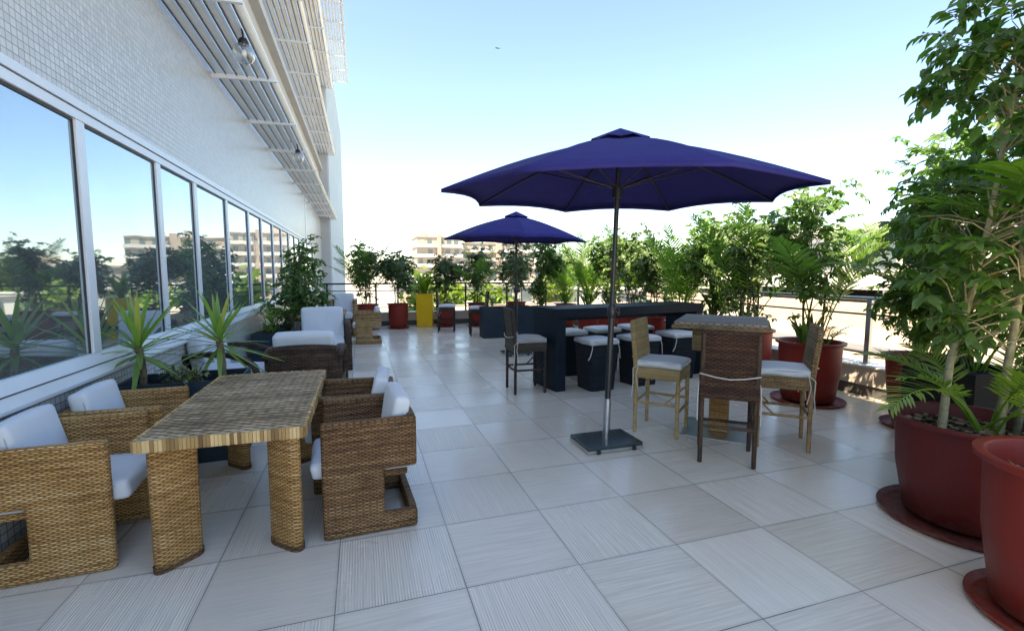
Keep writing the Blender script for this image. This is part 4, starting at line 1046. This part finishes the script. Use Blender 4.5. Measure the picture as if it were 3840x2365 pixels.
# ================================================================= BEYOND THE RAILING
def facade_block(name, label, x0, x1, y0, y1, z0, z1, floors, wx, wy, mat='cream', glass='greyglass', balc=True, cat='building', roofh=.6):
    t = empty(name, ((x0 + x1) / 2, (y0 + y1) / 2, z0)); tag(t, label, cat); o = Vector(t.location)
    def part(mb, nm, mt, par=None, **k):
        q = mb.build(nm, mt, par or t, uv=False, **k)
        if par is None: q.location = -o
        return q
    part(MB().box(x0, x1, y0, y1, z0, z1), 'wall', mat)
    part(MB().box(x0 - .3, x1 + .3, y0 - .3, y1 + .3, z1, z1 + roofh * .5), 'roof', mat)
    fh = (z1 - z0) / floors; rgf = random.Random(int(x0 * 7 + y0))
    for q_ in range(3 if balc else 1):
        xx = x0 + (x1 - x0) * rgf.uniform(.05, .75); part(MB().box(xx, xx + (x1 - x0) * rgf.uniform(.07, .16), y0 + 2, y0 + 6, z1 + roofh * .5, z1 + roofh * .5 + rgf.uniform(.8, 2.0)), 'roof_box', 'white' if q_ else mat)
    if balc:
        xx = x0 + (x1 - x0) * .44; part(MB().box(xx, xx + (x1 - x0) * .08, y0 - 1.4, y0 - .07, z0, z1 + 1.0), 'stair_tower', 'brick')
    for f in range(floors):
        a, b = z0 + fh * f + fh * .3, z0 + fh * f + fh * .8
        n = max(1, int((x1 - x0) / wx)); s = (x1 - x0) / n
        for i in range(n):
            if rgf.random() < .12: continue
            l_, r_ = rgf.choice([(.18, .82), (.3, .82), (.12, .6), (.2, .7)]); a_ = a if rgf.random() < .6 else a - fh * .24
            part(MB().box(x0 + s * (i + l_), x0 + s * (i + r_), y0 - .06, y0 + .1, a_, b), 'window', rgf.choice([glass, glass, 'greyglass', 'shutter']))
        m_ = max(1, int((y1 - y0) / wy)); s2 = (y1 - y0) / m_
        for i in range(m_): part(MB().box(x0 - .06, x0 + .1, y0 + s2 * (i + .18), y0 + s2 * (i + .82), a, b), 'window', glass)
        if balc:
            part(MB().box(x0 - 1.1, x1 + .2, y0 - 1.1, y0 - .061, z0 + fh * f - .1, z0 + fh * f + .12).box(x0 - 1.1, x0 - .061, y0 - .061, y1, z0 + fh * f - .1, z0 + fh * f + .12)
                 .box(x0 - 1.1, x1 + .2, y0 - 1.1, y0 - 1.0, z0 + fh * f + .12, z0 + fh * f + fh * .3), 'balcony', 'white' if mat == 'cream' else 'cream')
    return t
facade_block('apartment_building', 'cream apartment block with rows of balconies on the horizon, left of the far umbrella', 17, 31, 150, 165, -6, 12.5, 6, 2.6, 3)
facade_block('apartment_building', 'long cream apartment block on the horizon behind the far umbrella', 33, 58, 156, 172, -6, 11.2, 6, 2.6, 3)
facade_block('low_building', 'low white flat roofed building beyond the far railing', 4, 26, 60, 74, -6, -.2, 2, 3, 4, 'white', 'greyglass', False)
facade_block('low_building', 'pale sandy low building beyond the railing behind the far umbrella', 22, 52, 84, 100, -6, 2.2, 3, 3, 4, 'cream', 'greyglass', False)
facade_block('low_building', 'cream shed roofed hall seen below the right end of the far umbrella', 26, 44, 44, 58, -6, -.6, 2, 4, 4, 'white', 'greyglass', False)
# neighbouring flat roof and white building with canopy (right)
t = empty('neighbour_roof', (16, 18, -6)); tag(t, 'sunlit sandy flat roof of the neighbouring building beyond the right railing', 'building'); o = Vector(t.location)
def nb(mb, nm, mt, **k):
    q = mb.build(nm, mt, t, uv=False, **k); q.location = -o; return q
nb(MB().box(6.4, 24, -10, 40, -6, -1.25), 'wall', 'roof')
nb(MB().box(16.6, 17.9, -10, 40, -1.25, -1.17), 'painted_shadow_band', 'roofshadow')  # shadow band across the roof, laid on as grey colour
nb(MB().box(8.6, 9.0, -10, 40, -1.25, -.95), 'upstand', 'white')
nb(MB().box(9.0, 24.0, 24.5, 24.9, -1.25, -.9), 'cross_upstand', 'white')
t = empty('white_building', (30, 16, -6)); tag(t, 'white modern building with long canopy and glazed upper floor beyond the right railing', 'building'); o = Vector(t.location)
nb(MB().box(24.01, 40, -12, 36, -6, -.1), 'ground_storey', 'cream')
nb(MB().prism([(25.2, .62), (33, 1.25), (33, 1.5), (25.2, .8)], -12, 36), 'canopy', 'white')
nb(MB().box(32, 44, -12, 36, -.09, 4.3), 'upper_storey', 'white')
nb(MB().box(31.6, 44.4, -12.4, 36.4, 4.3, 4.7), 'roof', 'white')
for k in range(12):
    nb(MB().box(25.4, 25.6, -11 + k * 4, -10.8 + k * 4, -.1, .63), 'canopy_post', 'white')
    nb(MB().box(31.95, 32.05, -11 + k * 4, -8.2 + k * 4, 1.7, 3.6), 'window', 'greyglass')
nb(MB().box(31.9, 32.0, -12, 36, -.09, 1.2), 'opening_shade_panel', 'base_dk')  # flat dark panel colours in the shaded opening under the canopy
# sunny trees beyond
def bg_tree(seed, h, r, n=900):
    t = empty('leafy_tree'); t['category'] = 'tree'; t['group'] = 'trees beyond the railing'
    rg = np.random.RandomState(seed)
    MB().tube([(0, 0, 0), (.1, .1, h * .35), (0, .2, h * .7)], [.3, .22, .1], 8).build('trunk', 'bark_dk', t, uv=False)
    cl = []
    for i in range(16):
        a = rg.uniform(0, 6.28); q = math.sqrt(rg.uniform(0, 1)) * r * .75; cl.append((q * math.cos(a), q * math.sin(a), h * .62 + rg.uniform(-1, 1) * h * .22))
    cl = np.array(cl); c = cl[rg.randint(16, size=n)] + rg.normal(0, r * .2, (n, 3))
    d = rg.normal(0, 1, (n, 3)); u = rg.normal(0, 1, (n, 3)); u[:, 2] += 1; L = rg.uniform(.35, .8, n) * r / 3
    leafmesh('crown', c, d, u, L, L * .45, 'leaf_tree', t); return t
ta = bg_tree(91, 7.4, 3.6, 1500); tb = bg_tree(92, 6.6, 3.2, 1300)
GT = [(ta, 7, 45, 'bright green tree beyond the far railing, behind the two leftmost pots', 1.0), (tb, 11.5, 47, 'bright green tree beyond the far railing, between the red pot and the yellow planter', .95),
      (tb, 31, 70, 'green tree beyond the railing above the left end of the bar', 1.1), (ta, 38, 74, 'tall green tree beyond the railing right of the far umbrella', 1.15), (tb, 45, 72, 'green tree far beyond the bar, behind the umbrella pole', 1.2),
      (ta, 50, 66, 'green tree far beyond the right half of the bar', 1.2), (tb, 56, 60, 'green tree beyond the railing, in the gap behind the palms over the bar', 1.3), (ta, 60, 50, 'green tree behind the white building on the right', 1.3),
      (tb, 26, 58, 'round green tree beyond the railing just right of the far umbrella pole', 1.15), (ta, 31, 57, 'broad green tree beyond the railing, second right of the far umbrella', 1.2),
      (tb, 35.5, 56, 'low green tree beyond the railing over the middle of the bar', 1.2), (ta, 40, 54, 'wide green tree beyond the railing left of the big umbrella pole', 1.25), (tb, 44, 49, 'green tree beyond the railing right of the big umbrella pole', 1.25)]
used = []
for p, x, y, lab, s in GT:
    if p not in used: used.append(p); p.location = (x, y, -6); p.scale = (s,) * 3; p['label'] = lab
    else:
        q = dup(p, (x, y, -6), x * 1.7, lab, scale=(s,) * 3)
# small bird in the sky
b = MB(); b.add([(0, 0, 0), (.22, .05, .10), (.42, -.02, .04), (.2, -.06, .08), (-.22, .05, .12), (-.40, -.02, .02), (-.2, -.06, .09), (0, .16, 0), (0, -.18, .01), (0, 0, -.04)],
      [(0, 1, 2), (0, 2, 3), (0, 4, 5), (0, 5, 6), (7, 1, 0), (7, 0, 4), (8, 0, 3), (8, 6, 0), (7, 9, 8), (7, 0, 9), (0, 8, 9)])
bo_ = b.build('bird', 'rail_dk', loc=(9.5, 33, 17)); bo_.scale = (.55, .55, .55); tag(bo_, 'tiny dark bird flying high in the blue sky', 'bird')
